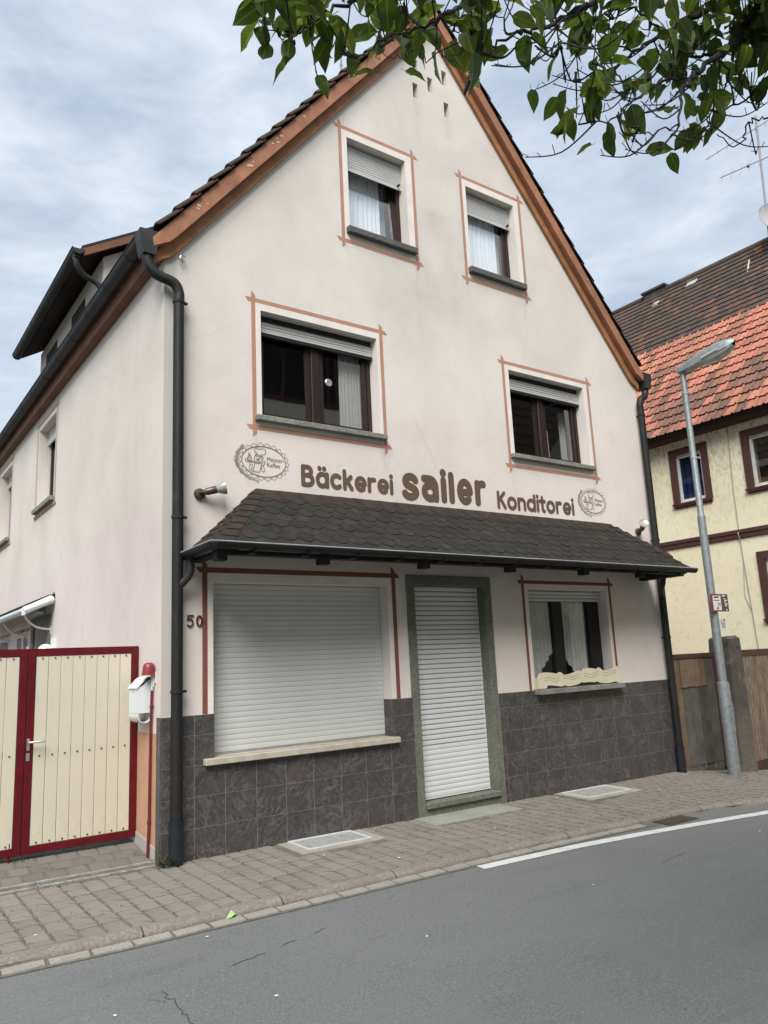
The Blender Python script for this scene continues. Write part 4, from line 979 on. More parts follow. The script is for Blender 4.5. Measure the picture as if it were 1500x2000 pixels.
# ------------------------------------------------------------------ lettering
def G(ch):
    st = lambda x, a, b_: [(x, a), (x, b_)]
    ring = arc(.43, .5, .43, .5, 0, 360, 26)[:-1]
    return {
     'B': ([st(0, 0, 1.45), [(0, 1.45), (.38, 1.45)]+arc(.38, 1.115, .34, .335, 90, -90)+[(0, .78)], [(0, .78), (.44, .78)]+arc(.44, .39, .40, .39, 90, -90)+[(0, 0)]], .86),
     'a': ([('c', ring), st(.86, 1.0, 0)], .86), 'ä': ([('c', ring), st(.86, 1.0, 0), [(.2, 1.45), (.201, 1.45)], [(.62, 1.45), (.621, 1.45)]], .86),
     'c': ([arc(.45, .5, .43, .5, 48, 312, 20)], .78), 'k': ([st(0, 0, 1.45), [(.03, .42), (.6, 1.0)], [(.24, .62), (.66, 0)]], .66),
     'e': ([[(.06, .47), (.84, .47)], arc(.45, .5, .42, .5, 0, 312, 22)], .86), 'r': ([st(0, 0, 1), arc(.40, .60, .40, .40, 180, 72, 8)], .52),
     'i': ([st(0, 0, 1), [(0, 1.45), (.001, 1.45)]], 0), 'K': ([st(0, 0, 1.45), [(.03, .66), (.72, 1.45)], [(.24, .88), (.78, 0)]], .78), 'o': ([('c', ring)], .86),
     'n': ([st(0, 0, 1), arc(.37, .62, .37, .38, 180, 0, 12)+[(.74, 0)]], .74), 'd': ([('c', ring), st(.86, 1.45, 0)], .86),
     't': ([[(.2, 1.38), (.2, .22)]+arc(.42, .22, .22, .22, 180, 270, 6), [(-.08, 1), (.5, 1)]], .45), 'l': ([st(0, 0, 1.42)], 0),
     's': ([arc(.44, .76, .38, .24, 20, 230, 16)+arc(.40, .24, .42, .24, 55, -160, 16)], .82),
     'A': ([[(.02, .98), (.45, .98)]+arc(.45, .60, .42, .38, 90, 0, 8)+[(.87, 0)], ('c', arc(.43, .33, .42, .33, 0, 360, 24)[:-1])], .87),
     'L': ([st(0, 0, 1.28)], 0), 'I': ([st(0, 0, .98), [(0, 1.36), (.001, 1.36)]], 0)}[ch]
def word(name, text, x0, x1, z0, z1, xh, w, gap, capk=1.45):
    total = 0; pos = []
    for ch in text:
        p, adv = G(ch); pos.append((p, total)); total += adv+gap
    total -= gap; kx = (x1-x0-w)/total; mb = MB(); n = 0
    for p, off in pos:
        for path in p:
            closed = isinstance(path, tuple); pts = path[1] if closed else path
            q = [(x0+w/2+(off+x)*kx, z0+(z1-z0)*((off+x)*kx/(x1-x0))+w/2+z*(xh-w)) for x, z in pts]
            if len(q) == 2 and abs(q[0][0]-q[1][0]) < .004 and abs(q[0][1]-q[1][1]) < .004:
                r_ = w*.56; mb.add([(q[0][0]+r_*cos(2*pi*k/14), -.006-.0002*(n % 5), q[0][1]+r_*sin(2*pi*k/14)) for k in range(14)], [tuple(range(14))])
            else: ribbon(mb, q, w, lambda u, v, d: (u, -.006-d, v), True, closed, .0002*(n % 5))
            n += 1
    return mb.build(name, 'letter', H)
word('lettering', 'Bäckerei', 1.462, 2.645, 3.420, 3.428, .178, .047, .42)
word('lettering', 'sAILer', 2.765, 4.07, 3.386, 3.410, .325, .087, .62)
word('lettering', 'Konditorei', 4.245, 5.668, 3.395, 3.412, .176, .045, .40)
b = MB()
fn = lambda u, v, d: (u, -.016-d, v)
five = [(.085, .116), (.022, .116), (.016, .066)]+arc(.045, .042, .036, .040, 130, -140, 12)
ribbon(b, [(.228+x*.75, 1.99+z*.85) for x, z in five], .012, fn, True); ribbon(b, [(.352+.024*cos(2*pi*k/22), 2.040+.046*sin(2*pi*k/22)) for k in range(22)], .0125, fn, False, True, .001)
b2 = MB(); b2.add(b.v, b.f); n_ = len(b.v); b2.add([(v.x, -.004, v.z) for v in b.v], [f[::-1] for f in b.f])
for f in b.f:
    for i in range(len(f)): b2.add([b.v[f[i]], b.v[f[(i+1) % len(f)]], (b.v[f[(i+1) % len(f)]].x, -.004, b.v[f[(i+1) % len(f)]].z), (b.v[f[i]].x, -.004, b.v[f[i]].z)], [(0, 1, 2, 3)])
b2.build('house_number', 'number', H)
EM = {'hat':[(-0.080,0.069),(-0.082,0.083),(-0.100,0.095),(-0.106,0.112),(-0.094,0.130),(-0.069,0.133),(-0.050,0.124),(-0.025,0.134),(0.005,0.131),(0.020,0.109),(0.016,0.086),(-0.006,0.071),(-0.031,0.071)],'band':[(-0.087,0.071),(-0.070,0.066),(-0.031,0.059),(-0.040,0.046)],'band2':[(-0.087,0.071),(-0.095,0.056),(-0.066,0.049),(-0.040,0.046)],'face':[(-0.095,0.056),(-0.105,0.039),(-0.106,0.006),(-0.089,-0.010),(-0.062,-0.013),(-0.032,0.001),(-0.023,0.021),(-0.027,0.039),(-0.036,0.049)],'ear':[(-0.031,0.047),(-0.014,0.052),(-0.008,0.036),(-0.019,0.021)],'mouth':[(-0.086,0.022),(-0.071,0.017),(-0.056,0.031),(-0.049,0.020),(-0.071,0.001),(-0.086,0.022)],'arml':[(-0.106,-0.012),(-0.135,-0.018),(-0.174,-0.019),(-0.203,-0.010),(-0.207,0.004),(-0.193,0.010),(-0.140,-0.005),(-0.111,-0.013)],'cup':[(-0.185,0.025),(-0.183,0.002),(-0.169,-0.008),(-0.145,-0.003),(-0.137,0.026),(-0.185,0.025)],'steam':[(-0.173,0.031),(-0.168,0.054),(-0.170,0.072),(-0.158,0.064),(-0.161,0.046),(-0.149,0.054),(-0.151,0.033)],'legl':[(-0.155,-0.041),(-0.162,-0.064),(-0.159,-0.096),(-0.144,-0.100),(-0.136,-0.075),(-0.131,-0.042),(-0.155,-0.041)],'apron':[(-0.104,-0.021),(-0.111,-0.059),(-0.122,-0.110),(-0.098,-0.112),(-0.059,-0.115),(-0.049,-0.098),(-0.033,-0.050),(-0.035,-0.013)],'apron2':[(-0.104,-0.021),(-0.072,-0.022),(-0.035,-0.016)],'armr':[(-0.028,-0.022),(-0.007,-0.001),(0.012,0.004),(0.010,-0.017),(-0.013,-0.038),(-0.033,-0.045)],'legr':[(-0.030,-0.045),(-0.029,-0.077),(-0.019,-0.104),(-0.002,-0.104),(0.006,-0.090),(-0.006,-0.056),(-0.011,-0.041)],'base':[(-0.141,-0.108),(-0.122,-0.110)],}
def text_mesh(s, size):
    c = bpy.data.curves.new('text', 'FONT'); c.body = s; c.size = size; c.resolution_u = 3; o = bpy.data.objects.new('text', c); COL.objects.link(o)
    dg = bpy.context.evaluated_depsgraph_get(); me = bpy.data.meshes.new_from_object(o.evaluated_get(dg)); vs = [v.co.copy() for v in me.vertices]; fs = [tuple(p.vertices) for p in me.polygons]
    bpy.data.objects.remove(o); bpy.data.curves.remove(c); bpy.data.meshes.remove(me); return vs, fs
def emblem(cx, cz, k):
    mb = MB(); fn = lambda u, v, d: (cx+u*k, -.0045-d, cz+v*k); n = 0
    ribbon(mb, [(.246*cos(2*pi*i/48), .158*sin(2*pi*i/48)) for i in range(48)], .0075, fn, False, True)
    for nm, pts in EM.items():
        q = [(p.x, p.y) for p in smooth_path([(x, z, 0) for x, z in pts], 4)]; ribbon(mb, q, .0052, fn, True, False, .0002*(n % 4)); n += 1
    for s_, x, z, sz in (('Meister-', .030, .012, .062), ('Kaffee', .030, -.047, .062)):
        vs, fs = text_mesh(s_, sz); w = max(v.x for v in vs); kx = (.200 if s_[0] == 'M' else .148)/w
        mb.add([fn(x+v.x*kx, z+v.y, 0) for v in vs], fs)
    e = mb.build('emblem', 'ink', H)
    m2 = MB(); N_ = 132; sc = [((.273+.0125*cos(22*2*pi*i/N_))*cos(2*pi*i/N_), (.186+.0125*cos(22*2*pi*i/N_))*sin(2*pi*i/N_)) for i in range(N_)]
    ribbon(m2, sc, .0036, fn, False, True, .0004)
    for i in range(22):
        a = 2*pi*(i+.5)/22; c = Vector((.262*cos(a), .172*sin(a))); m2.add([fn(c.x+.0052*cos(2*pi*j/6), c.y+.0052*sin(2*pi*j/6), .0006) for j in range(6)], [tuple(range(6))])
    m2.build('emblem_rim', 'ink', e)
    m3 = MB(); rr_ = random.Random(8)
    for i in range(30):
        a = R(138+i*4.1); r0 = 1.0+rr_.uniform(.0, .02); r1 = 1.10+rr_.uniform(0, .07); p = [(.283*cos(a)*r0, .197*sin(a)*r0), (.283*cos(a)*r1, .197*sin(a)*r1)]
        ribbon(m3, p, .011, fn, False, False, .0001*(i % 3))
    m3.build('emblem_shade', 'inkgrey', e)
emblem(1.040, 3.632, 1.0); emblem(6.081, 3.632, .985)

# ------------------------------------------------------------------ small fixtures on the bakery
b = MB(); b.box((-.004, .09, .10), (-.0005, .64, 1.065)); b.build('painted_plinth', 'orange_plinth', H)
b = MB(); b.prism([(-.012, .085, -.1), (-.012, .225, -.1), (-.012, .225, .135), (-.012, .085, .115)], (.012, 0, 0)); b.prism([(-.012, .24, -.1), (-.012, 1.4, -.1), (-.012, 1.4, .28), (-.012, .24, .145)], (.012, 0, 0)); b.build('skirting', 'grey_skirt', H)
b = MB(); b.box((-.011, -.0225, -.15), (0.0, .075, 1.203)); b.build('granite_tile', 'tile', pl_, org=(0, .02, .6))
b = MB(); b.lathe([(.024, 0), (.024, .01), (.008, .012), (.008, .03)], (.168, 0, 5.62), (0, -1, 0), 10); b.tube([(.168+.03*cos(a), -.05+0*a, 5.60+.03*sin(a)) for a in [2*pi*k/12 for k in range(11)]], .007, 6); b.build('eye_bolt', 'steel', H, smooth=True)
# windows in the side wall
def side_window(y0, z0, y1, z1, d=.17, sillm='sill_granite'):
    b = MB(); b.box((d, y0, z0), (d+.05, y0+.06, z1)); b.box((d, y1-.06, z0), (d+.05, y1, z1)); b.box((d, y0+.06, z0), (d+.05, y1-.06, z0+.06)); b.box((d, y0+.06, z1-.06), (d+.05, y1-.06, z1)); w = b.build('window', 'winframe', H)
    b = MB(); b.box((d+.02, y0+.06, z0+.06), (d+.025, y1-.06, z1-.06)); b.build('pane', 'glass', w)
    b = MB(); shx = MB(); b.box((d-.05, y0+.004, z1-.22), (d-.03, y1-.004, z1-.01)); b.build('roller_shutter', 'shutter_grey', w)
    b = MB(); b.box((-.065, y0-.06, z0-.06), (.0-.007, y1+.06, z0)); b.build('sill', sillm, w)
    b = MB(); x = -.0105
    for q in (((y0-.10, z0-.14), (y0-.075, z1+.16)), ((y1+.075, z0-.14), (y1+.10, z1+.16)), ((y0-.16, z1+.085), (y1+.16, z1+.108)), ((y0-.16, z0-.13), (y1+.16, z0-.085))):
        (a, c), (e, f) = q; x -= .0008; b.quad((x, a, c), (x, e, c), (x, e, f), (x, a, f))
    b.build('painted_border', 'terracotta', w); return w
side_window(4.42, 4.085, 5.50, 5.33); side_window(7.72, 4.02, 8.8, 5.34)
b = MB(); dgr = .02
b.box((-.03, 4.29, .1), (0.0, 4.45, 2.44)); b.box((-.03, 5.28, .1), (0.0, 5.44, 2.44)); b.box((-.031, 4.45, 2.30), (0.0, 5.28, 2.44)); sd_ = b.build('side_door_surround', 'granite_frame', H)
b = MB(); b.box((.16, 4.45, .2), (.2, 5.28, 2.30)); b.build('side_door', 'black', sd_)
for y0, y1 in ((5.78, 6.10), (6.25, 6.60), (7.32, 8.1)):
    b = MB(); b.box((.14, y0, 1.25), (.17, y1, 2.22)); w = b.build('side_window', 'winframe', H)
    b = MB(); b.box((-.004, y0-.14, 2.29), (-.001, y1+.10, 2.34)); b.build('painted_border', 'terracotta', w)
# glazed canopy over the side door
cn = empty('door_canopy', (0, 4.1, 2.6)); tag(cn, 'white framed glazed canopy with curved arms over the side door behind the gate', 'canopy')
b = MB(); b.prism([(-.003, 4.10, 2.70), (-.003, 4.10, 2.58), (-.40, 4.10, 2.40), (-.40, 4.10, 2.50)], (0, .03, 0)); b.tube([(-.37, 4.11, 2.47), (-.37, 8.3, 2.47)], .045, 12); b.box((-.05, 4.1, 2.56), (-.001, 8.3, 2.69)); b.tube([(-.02, 4.10, 2.62), (-.38, 4.11, 2.47)], .045, 12); b.build('canopy_frame', 'white', cn, smooth=True)
b = MB(); b.prism([(-.003, 4.12, 2.70), (-.42, 4.12, 2.51), (-.42, 4.12, 2.522), (-.003, 4.12, 2.712)], (0, 4.2, 0)); b.build('canopy_panel', 'pipe', cn)
for y in (4.3, 5.8, 7.3):
    b = MB(); b.tube(smooth_path([(-.34, y, 2.46), (-.30, y, 2.36), (-.20, y, 2.275), (-.09, y, 2.24), (0, y, 2.235)], 6), .014, 8); b.box((-.012, y-.02, 2.17), (0, y+.02, 2.27)); b.build('canopy_arm', 'offwhite', cn, smooth=True)
def globe(y, z, lab):
    t = empty('globe_lamp', (0, y, z)); tag(t, lab, 'lamp', 'globe lamps on the side wall')
    b = MB(); b.box((-.03, y-.09, z-.13), (0, y+.09, z+.13)); b.build('back_plate', 'white', t)
    b = MB(); b.lathe([(.10*sin(pi*k/10), -.10*cos(pi*k/10)) for k in range(11)], (-.11, y, z-.04), (0, 0, 1), 16); b.build('globe', 'opal', t, smooth=True)
globe(4.05, 1.97, 'white globe lamp just right of the dark side door'); globe(5.62, 1.93, 'white globe lamp partly hidden behind the gate, left of the dark side door')
t = empty('floodlight', (0, 4.7, 2.47)); tag(t, 'cream floodlight with sensor above the dark side door', 'lamp')
b = MB(); b.tube([(-.02, 4.62, 2.49), (-.10, 4.72, 2.50)], .03, 8); b.box((-.14, 4.72, 2.46), (-.05, 4.98, 2.53)); b.build('housing', 'offwhite', t)
# spot lamps on the front
def spot(ox, oz, tip, lab):
    t = empty('wall_spotlight', (ox, 0, oz)); tag(t, lab, 'lamp', 'spotlights above the canopy')
    b = MB(); b.lathe([(.055, 0), (.055, .02), (.048, .035), (.02, .045)], (ox, 0, oz), (0, -1, 0), 16); b.build('mount', 'bronze', t, smooth=True)
    T = Vector(tip); a = Vector((ox, -.06, oz)); d = (T-a).normalized(); ln = (T-a).length
    b = MB(); b.tube([(ox, -.03, oz), (ox, -.075, oz+.005), a+d*.03], .014, 8); b.lathe([(.02, .02), (.035, .05), (.037, ln*.6), (.03, ln*.66)], a, d, 14); b.build('arm', 'bronze', t, smooth=True)
    b = MB(); b.lathe([(.034, ln*.62), (.045, ln*.72), (.066, ln*.93), (.068, ln), (.055, ln-.008), (.0, ln-.012)], a, d, 16); b.build('lamp_head', 'lampglass', t, smooth=True)
spot(.355, 3.235, (.565, -.13, 3.295), 'bronze wall spotlight pointing right beside the black downpipe')
spot(7.00, 3.265, (6.90, -.20, 3.36), 'wall spotlight facing the viewer above the canopy, past the second emblem')
# flower box board
t = empty('flower_box_board', (4.63, -.08, 1.18)); tag(t, 'cream scalloped flower box board on the sill of the curtained window', 'flower box')
def scallop(u): return 0.028*cos(2*pi*(u*2-.12)*1.0)-0.018*abs(sin(pi*u*4))**6
N_ = 48; b = MB(); XA, XB = 4.615, 6.16
peak = lambda u, c: math.exp(-((u-c)/.018)**2)
up_ = [(XA+(XB-XA)*k/N_, 1.347+.040*k/N_+.026*cos(2*pi*2*(k/N_)-1.0)+.035*(peak(k/N_, .26)+peak(k/N_, .74))-.03*peak(k/N_, .515)-(.05 if k in (0, N_) else 0)) for k in range(N_+1)]
dn_ = [(XA+(XB-XA)*k/N_, (1.185 if k < 5 or k > 45 else 1.205+.016*cos(2*pi*2*(k/N_)-1.0)+.018*(peak(k/N_, .30)+peak(k/N_, .70))+.014*peak(k/N_, .5))) for k in range(N_+1)]
yb = -.095
b.add([(x, yb, z) for x, z in up_]+[(x, yb, z) for x, z in dn_]+[(x, yb+.018, z) for x, z in up_]+[(x, yb+.018, z) for x, z in dn_],
      [(N_+1+k, N_+2+k, k+1, k) for k in range(N_)]+[(2*N_+2+k, 2*N_+3+k, k+1, k)[::-1] for k in range(N_)]+[(3*N_+3+k, 3*N_+4+k, N_+2+k, N_+1+k) for k in range(N_)]+[(0, 2*N_+2, 3*N_+3, N_+1)])
b.build('board', 'creamboard', t)
b = MB()
for j, (s0, s1) in enumerate(((.06, .24), (.28, .49), (.54, .72), (.77, .95))):
    for q in range(2):
        ribbon(b, [(XA+(XB-XA)*(s0+(s1-s0)*k/12), 1.265+q*.035+.04*(s0+(s1-s0)*k/12)+.014*sin(2*pi*k/12+j)) for k in range(13)], .006, lambda u, v, d: (u, yb-.0015-d, v), True)
b.build('carved_line', 'creamline', t)
b = MB(); b.box((XA+.01, yb+.02, 1.18), (XA+.03, .08, 1.31)); b.box((XB-.05, yb+.02, 1.18), (XB-.03, .08, 1.31)); b.build('box_end', 'creamboard', t)

# ------------------------------------------------------------------ gate
def gate(x0, x1, lab, handle):
    t = empty('gate', (x0, .62, .1)); tag(t, lab, 'gate', 'leaves of the courtyard gate')
    b = MB(); y0, y1 = .600, .645; zb_, zt = .145, 1.850; sw_ = .064
    b.box((x0, y0, zb_), (x0+sw_, y1, zt), .003); b.box((x1-sw_, y0, zb_), (x1, y1, zt), .003); b.box((x0+sw_, y0+.001, zt-.068), (x1-sw_, y1-.001, zt), .003); b.box((x0+sw_, y0+.001, zb_), (x1-sw_, y1-.001, zb_+.062), .003); b.box((x0+sw_, y0+.028, .93), (x1-sw_, y1-.001, .99))
    b.build('gate_frame', 'gatered', t)
    n = round((x1-x0-2*sw_)/.104); w = (x1-x0-2*sw_)/n; rv = MB()
    for k in range(n):
        a = x0+sw_+k*w; b = MB(); b.box((a+.0022, y0+.006, zb_+.063), (a+w-.0022, y0+.026, zt-.069), .003); b.build('board', 'gatecream', t, org=(a, y0, .9))
        for z in (zb_+.085, .935+.02*(k/n), zt-.085): rv.lathe([(.0075, 0), (.0075, .006), (.0, .008)], (a+w*.5, y0+.006, z), (0, -1, 0), 8)
    tag(rv.build('screw_head', 'iron', t), kind='stuff')
    if handle:
        b = MB(); b.box((x0+.012, y0-.006, .985), (x0+.036, y0, 1.085), .002); b.tube([(x0+.024, y0, 1.055), (x0+.024, y0-.05, 1.055), (x0+.034, y0-.055, 1.055), (x0+.145, y0-.055, 1.058)], .009, 8); h = b.build('handle', 'steel', t, smooth=True)
        b = MB(); b.box((x0+.010, y0-.006, .90), (x0+.038, y0, .965), .002); b.build('lock_plate', 'steel', h)
    else:
        b = MB(); b.tube([(x1-.085, .615, .25), (x1-.085, .615, gz(x1-.085, .6)-.01)], .011, 8); b.build('drop_rod', 'gatered', t)
gate(-.970, -.006, 'cream boarded gate leaf with dark red frame and a steel handle', True)
gate(-2.05, -.974, 'left leaf of the cream boarded gate with a drop rod, cut by the photo edge', False)
b = MB()
for z in (.35, 1.6): b.tube([(-.003, .632, z-.04), (-.003, .632, z+.04)], .012, 8)
b.build('gate_hinge', 'gatered', H)

# mailbox: back on the side wall, its profile turned to the street
mbx = empty('mailbox', (0, .2, 1.15)); tag(mbx, 'white metal letterbox with curved lid and newspaper tube beside the cream gate', 'letterbox')
y0, y1 = .215, .475; x_f = -.130
b = MB(); pr = [(0, 1.535)]+[(-.03, 1.533), (-.055, 1.515), (-.078, 1.49), (-.10, 1.478), (x_f, 1.472), (x_f, 1.245), (0, 1.245)]
b.prism([(x, y0+.004, z) for x, z in pr], (0, y1-y0-.008, 0)); b.build('body', 'white', mbx)
b = MB(); top = smooth_path([(0.0, 0, 1.562), (-.035, 0, 1.562), (-.066, 0, 1.545), (-.095, 0, 1.515), (-.122, 0, 1.488), (-.142, 0, 1.468)], 4); n = len(top)
vs = [(p.x, y, p.z+o) for y in (y0-.006, y1+.006) for o in (0, -.008) for p in top]
b.add(vs, [(k, k+1, 2*n+k+1, 2*n+k) for k in range(n-1)]+[(n+k, n+k+1, 3*n+k+1, 3*n+k)[::-1] for k in range(n-1)]+[(k, k+1, n+k+1, n+k) for k in range(n-1)]+[(2*n+k, 2*n+k+1, 3*n+k+1, 3*n+k)[::-1] for k in range(n-1)]+[(n-1, 2*n-1, 4*n-1, 3*n-1)]); b.build('lid', 'white', mbx, smooth=True)
b = MB(); n = 14; cx_, rz_ = -.065, .065
def ush(r): return [(cx_+r, 1.243)]+[(cx_+r*cos(-pi*k/n), 1.222+r*1.0*sin(-pi*k/n)) for k in range(n+1)]+[(cx_-r, 1.243)]
for r_, f_ in ((.065, 1), (.059, -1)):
    u_ = ush(r_); m_ = len(u_); vs = [(x, y, z) for y in (y0, y1) for x, z in u_]; b.add(vs, [(k, k+1, m_+k+1, m_+k) for k in range(m_-1)])
o_, i_ = ush(.065), ush(.059); m_ = len(o_)
for y in (y0, y1): b.add([(x, y, z) for x, z in o_]+[(x, y, z) for x, z in i_], [(k, k+1, m_+k+1, m_+k) for k in range(m_-1)])
b.build('newspaper_tube', 'white', mbx, smooth=True)
b = MB(); b.lathe([(.008, 0), (.008, .003), (0, .004)], (x_f-.001, .36, 1.435), (-1, 0, 0), 10); b.build('lock', 'steel', mbx)
# red pipe with red hood
t = empty('red_standpipe', (-.02, .19, 0)); tag(t, 'thin dark red pipe on the wall corner with a red bell hood, beside the letterbox', 'pipe')
b = MB(); b.tube([(-.022, .165, 1.44), (-.022, .19, 1.1), (-.024, .20, .3), (-.03, .215, -.005)], .0125, 10); b.tube([(-.022, .172, 1.285), (-.022, .172, 1.31)], .018, 10); b.tube([(-.024, .203, .30), (-.024, .203, .33)], .017, 10); b.build('pipe', 'redpipe', t, smooth=True)
b = MB(); b.lathe([(.060, 0), (.056, .03), (.053, .07), (.046, .095), (.03, .110), (0, .114)], (-.055, .165, 1.572), (.02, 0, 1), 18); b.build('hood', 'redcap', t, smooth=True)
b = MB(); b.tube([(-.03, .165, 1.60), (-.022, .165, 1.44)], .007, 6); b.tube([(-.018, .150, 1.60), (-.014, .150, 1.47)], .009, 6); b.box((-.008, .12, 1.50), (0, .17, 1.60)); b.build('cable', 'offwhite', t)

# ------------------------------------------------------------------ things in the pavement
def cover(name, x0, x1, y0, y1, lab, cx0, cx1, cy0):
    t = empty(name, ((x0+x1)/2, y0, gz(x0, y0))); tag(t, lab, 'cover', 'light shaft covers at the wall foot')
    Z = lambda x, y, h: (x, y, gz(x, y)+h)
    b = MB(); b.add([Z(cx0, cy0, .002), Z(cx1, cy0, .002), Z(cx1, -.02, .002), Z(cx0, -.02, .002), Z(cx0, cy0, -.03), Z(cx1, cy0, -.03), Z(cx1, -.02, -.03), Z(cx0, -.02, -.03)], [(0, 1, 2, 3), (0, 4, 5, 1), (1, 5, 6, 2), (3, 7, 4, 0)]); b.build('collar', 'concrete', t)
    b = MB(); w = .018
    for a, c, d, e in ((x0, y0, x1, y0+w), (x0, y1-w, x1, y1), (x0, y0+w, x0+w, y1-w), (x1-w, y0+w, x1, y1-w)): b.add([Z(a, c, .004), Z(d, c, .004), Z(d, e, .004), Z(a, e, .004), Z(a, c, .015), Z(d, c, .015), Z(d, e, .015), Z(a, e, .015)], [(0, 3, 2, 1), (4, 5, 6, 7), (0, 1, 5, 4), (1, 2, 6, 5), (2, 3, 7, 6), (3, 0, 4, 7)])
    b.build('cover_frame', 'alu', t)
    b = MB(); nx = int((x1-x0)/.03); ny = int((y1-y0)/.03)
    b.add([Z(x0+w, y0+w, .006), Z(x1-w, y0+w, .006), Z(x1-w, y1-w, .006), Z(x0+w, y1-w, .006)], [(0, 1, 2, 3)]); b.build('mesh_panel', 'galv', t)
    b = MB()
    for i in range(1, nx): a = x0+w+(x1-x0-2*w)*i/nx; b.add([Z(a-.002, y0+w, .0095), Z(a+.002, y0+w, .0095), Z(a+.002, y1-w, .0095), Z(a-.002, y1-w, .0095)], [(0, 1, 2, 3)])
    for j in range(1, ny): a = y0+w+(y1-y0-2*w)*j/ny; b.add([Z(x0+w, a-.002, .010), Z(x1-w, a-.002, .010), Z(x1-w, a+.002, .010), Z(x0+w, a+.002, .010)], [(0, 1, 2, 3)])
    tag(b.build('wire_grid', 'alu', t), kind='stuff')
cover('cellar_cover', 1.20, 1.885, -.425, -.035, 'light metal shaft cover under the wide grey shop shutter', 1.10, 2.0, -.50)
cover('cellar_cover', 4.86, 5.64, -.50, -.075, 'light metal shaft cover under the window with the cream board', 4.80, 5.76, -.58)
t = empty('road_gully', (4.77, -1.67, -.12)); tag(t, 'rusty iron gully grate in the gutter beside the white line', 'drain')
gx0, gx1, gy0, gy1 = 4.52, 5.0, -1.80, -1.585
b = MB(); Z = lambda x, y, h: (x, y, rz(x, y)+h)
for a, c, d, e in ((gx0, gy0, gx1, gy0+.02), (gx0, gy1-.02, gx1, gy1), (gx0, gy0+.02, gx0+.02, gy1-.02), (gx1-.02, gy0+.02, gx1, gy1-.02)): b.quad(Z(a, c, .007), Z(d, c, .007), Z(d, e, .007), Z(a, e, .007))
b.build('gully_frame', 'iron', t)
b = MB(); b.quad(Z(gx0, gy0, .0045), Z(gx1, gy0, .0045), Z(gx1, gy1, .0045), Z(gx0, gy1, .0045)); b.build('gully_pit', 'shadowgap', t)
for k in range(9):
    a = gx0+.035+k*.05; b = MB(); b.prism([Z(a, gy0+.02, .0055), Z(a+.024, gy0+.02, .0055), Z(a+.024, gy1-.02, .0055), Z(a, gy1-.02, .0055)], (0, 0, .008)); b.build('grate_bar', 'iron', t)

# ------------------------------------------------------------------ weeds and litter
def blade(mb, p, a, ln, w, droop):
    P = Vector(p); d = Vector((cos(a), sin(a), 0)); s_ = Vector((-sin(a), cos(a), 0)); pts = []
    for k in range(5):
        u = k/4; c = P+d*ln*u*.7+Vector((0, 0, ln*(u-droop*u*u))); ww = w*(sin(pi*min(1, .15+.85*u)))*.5+.0008; pts += [c-s_*ww, c+s_*ww]
    mb.add(pts, [(2*k, 2*k+1, 2*k+3, 2*k+2) for k in range(4)])
t = empty('weed', (.03, -.12, 0)); tag(t, 'green broad-leaved weed at the foot of the black downpipe by the gate', 'weed'); rw = random.Random(4)
b = MB()
for k in range(13): blade(b, (.025+rw.uniform(-.03, .02), -.115+rw.uniform(-.03, .03), 0), rw.uniform(2.2, 5.4), rw.uniform(.08, .20), rw.uniform(.016, .034), rw.uniform(.2, .7))
b.build('leaves', 'weed', t)
b = MB()
for cx_, cy_, n, sp in ((-.80, -.06, 60, .10), (-.30, -.05, 26, .08), (-.98, .60, 14, .03), (7.6, -.16, 60, .25), (7.95, -.30, 70, .2), (8.35, -.25, 60, .2), (-1.2, -.5, 14, .1), (-.9, -.95, 16, .1), (-.55, -.9, 10, .06), (.15, -.6, 8, .1)):
    for k in range(n):
        x, y = cx_+rw.gauss(0, sp), cy_+rw.gauss(0, sp*.35); blade(b, (x, y, gz(x, y)-.006), rw.uniform(0, 6.28), rw.uniform(.012, .045), .004, rw.uniform(.3, .9))
tag(b.build('joint_grass', 'grass'), 'short grass and moss in the pavement joints', None, None, 'stuff')
b = MB()
for x, y, road_ in ((-.36, -2.81, 1), (.78, -2.64, 1), (-1.10, -2.5, 1), (-1.2, -1.15, 0), (1.21, -.67, 0), (1.65, -1.17, 0), (3.0, -.9, 0), (5.9, -.7, 0), (4.6, -.25, 0), (2.4, -2.6, 1), (4.9, -2.5, 1), (-.3, -1.75, 1)):
    g = (rz(x, y) if road_ else gz(x, y))+.006; a = rw.uniform(0, 6); s_ = rw.uniform(.006, .011); b.add([(x+s_*1.5*cos(a+q)*(1 if i % 2 else .6), y+s_*sin(a+q), g+.004*(i % 2)) for i, q in enumerate([0, 1, 2, 3.1, 4.2, 5.2])], [tuple(range(6))])
tag(b.build('petal_litter', 'petal'), 'white petals scattered on road and pavement', None, None, 'stuff')
b = MB()
for k in range(420):
    x = rw.uniform(-2, 4.2); y = kerb_y(x)-.103-abs(rw.gauss(0, .014)); g = rz(x, y)+.003; s_ = rw.uniform(.003, .009); a = rw.uniform(0, 6); b.add([(x+s_*cos(a+q*2.1), y+s_*.6*sin(a+q*2.1), g+rw.uniform(0, .006)) for q in range(3)], [(0, 1, 2)])
tag(b.build('gutter_litter', 'iron'), 'dry crumbs and soil lying along the kerb foot', None, None, 'stuff')
b = MB(); x, y = -.03, -1.512; g = rz(x, y)+.01
b.add([(x-.045, y-.01, g), (x-.015, y-.03, g+.006), (x+.02, y-.022, g+.020), (x+.045, y+.002, g+.010), (x+.012, y+.022, g+.040), (x-.012, y+.012, g+.012)], [(0, 1, 2, 4), (2, 3, 4), (0, 4, 5)])
o = b.build('fallen_leaf', 'limegreen'); tag(o, 'bright lime green leaf fallen in the gutter by the kerb', 'leaf')

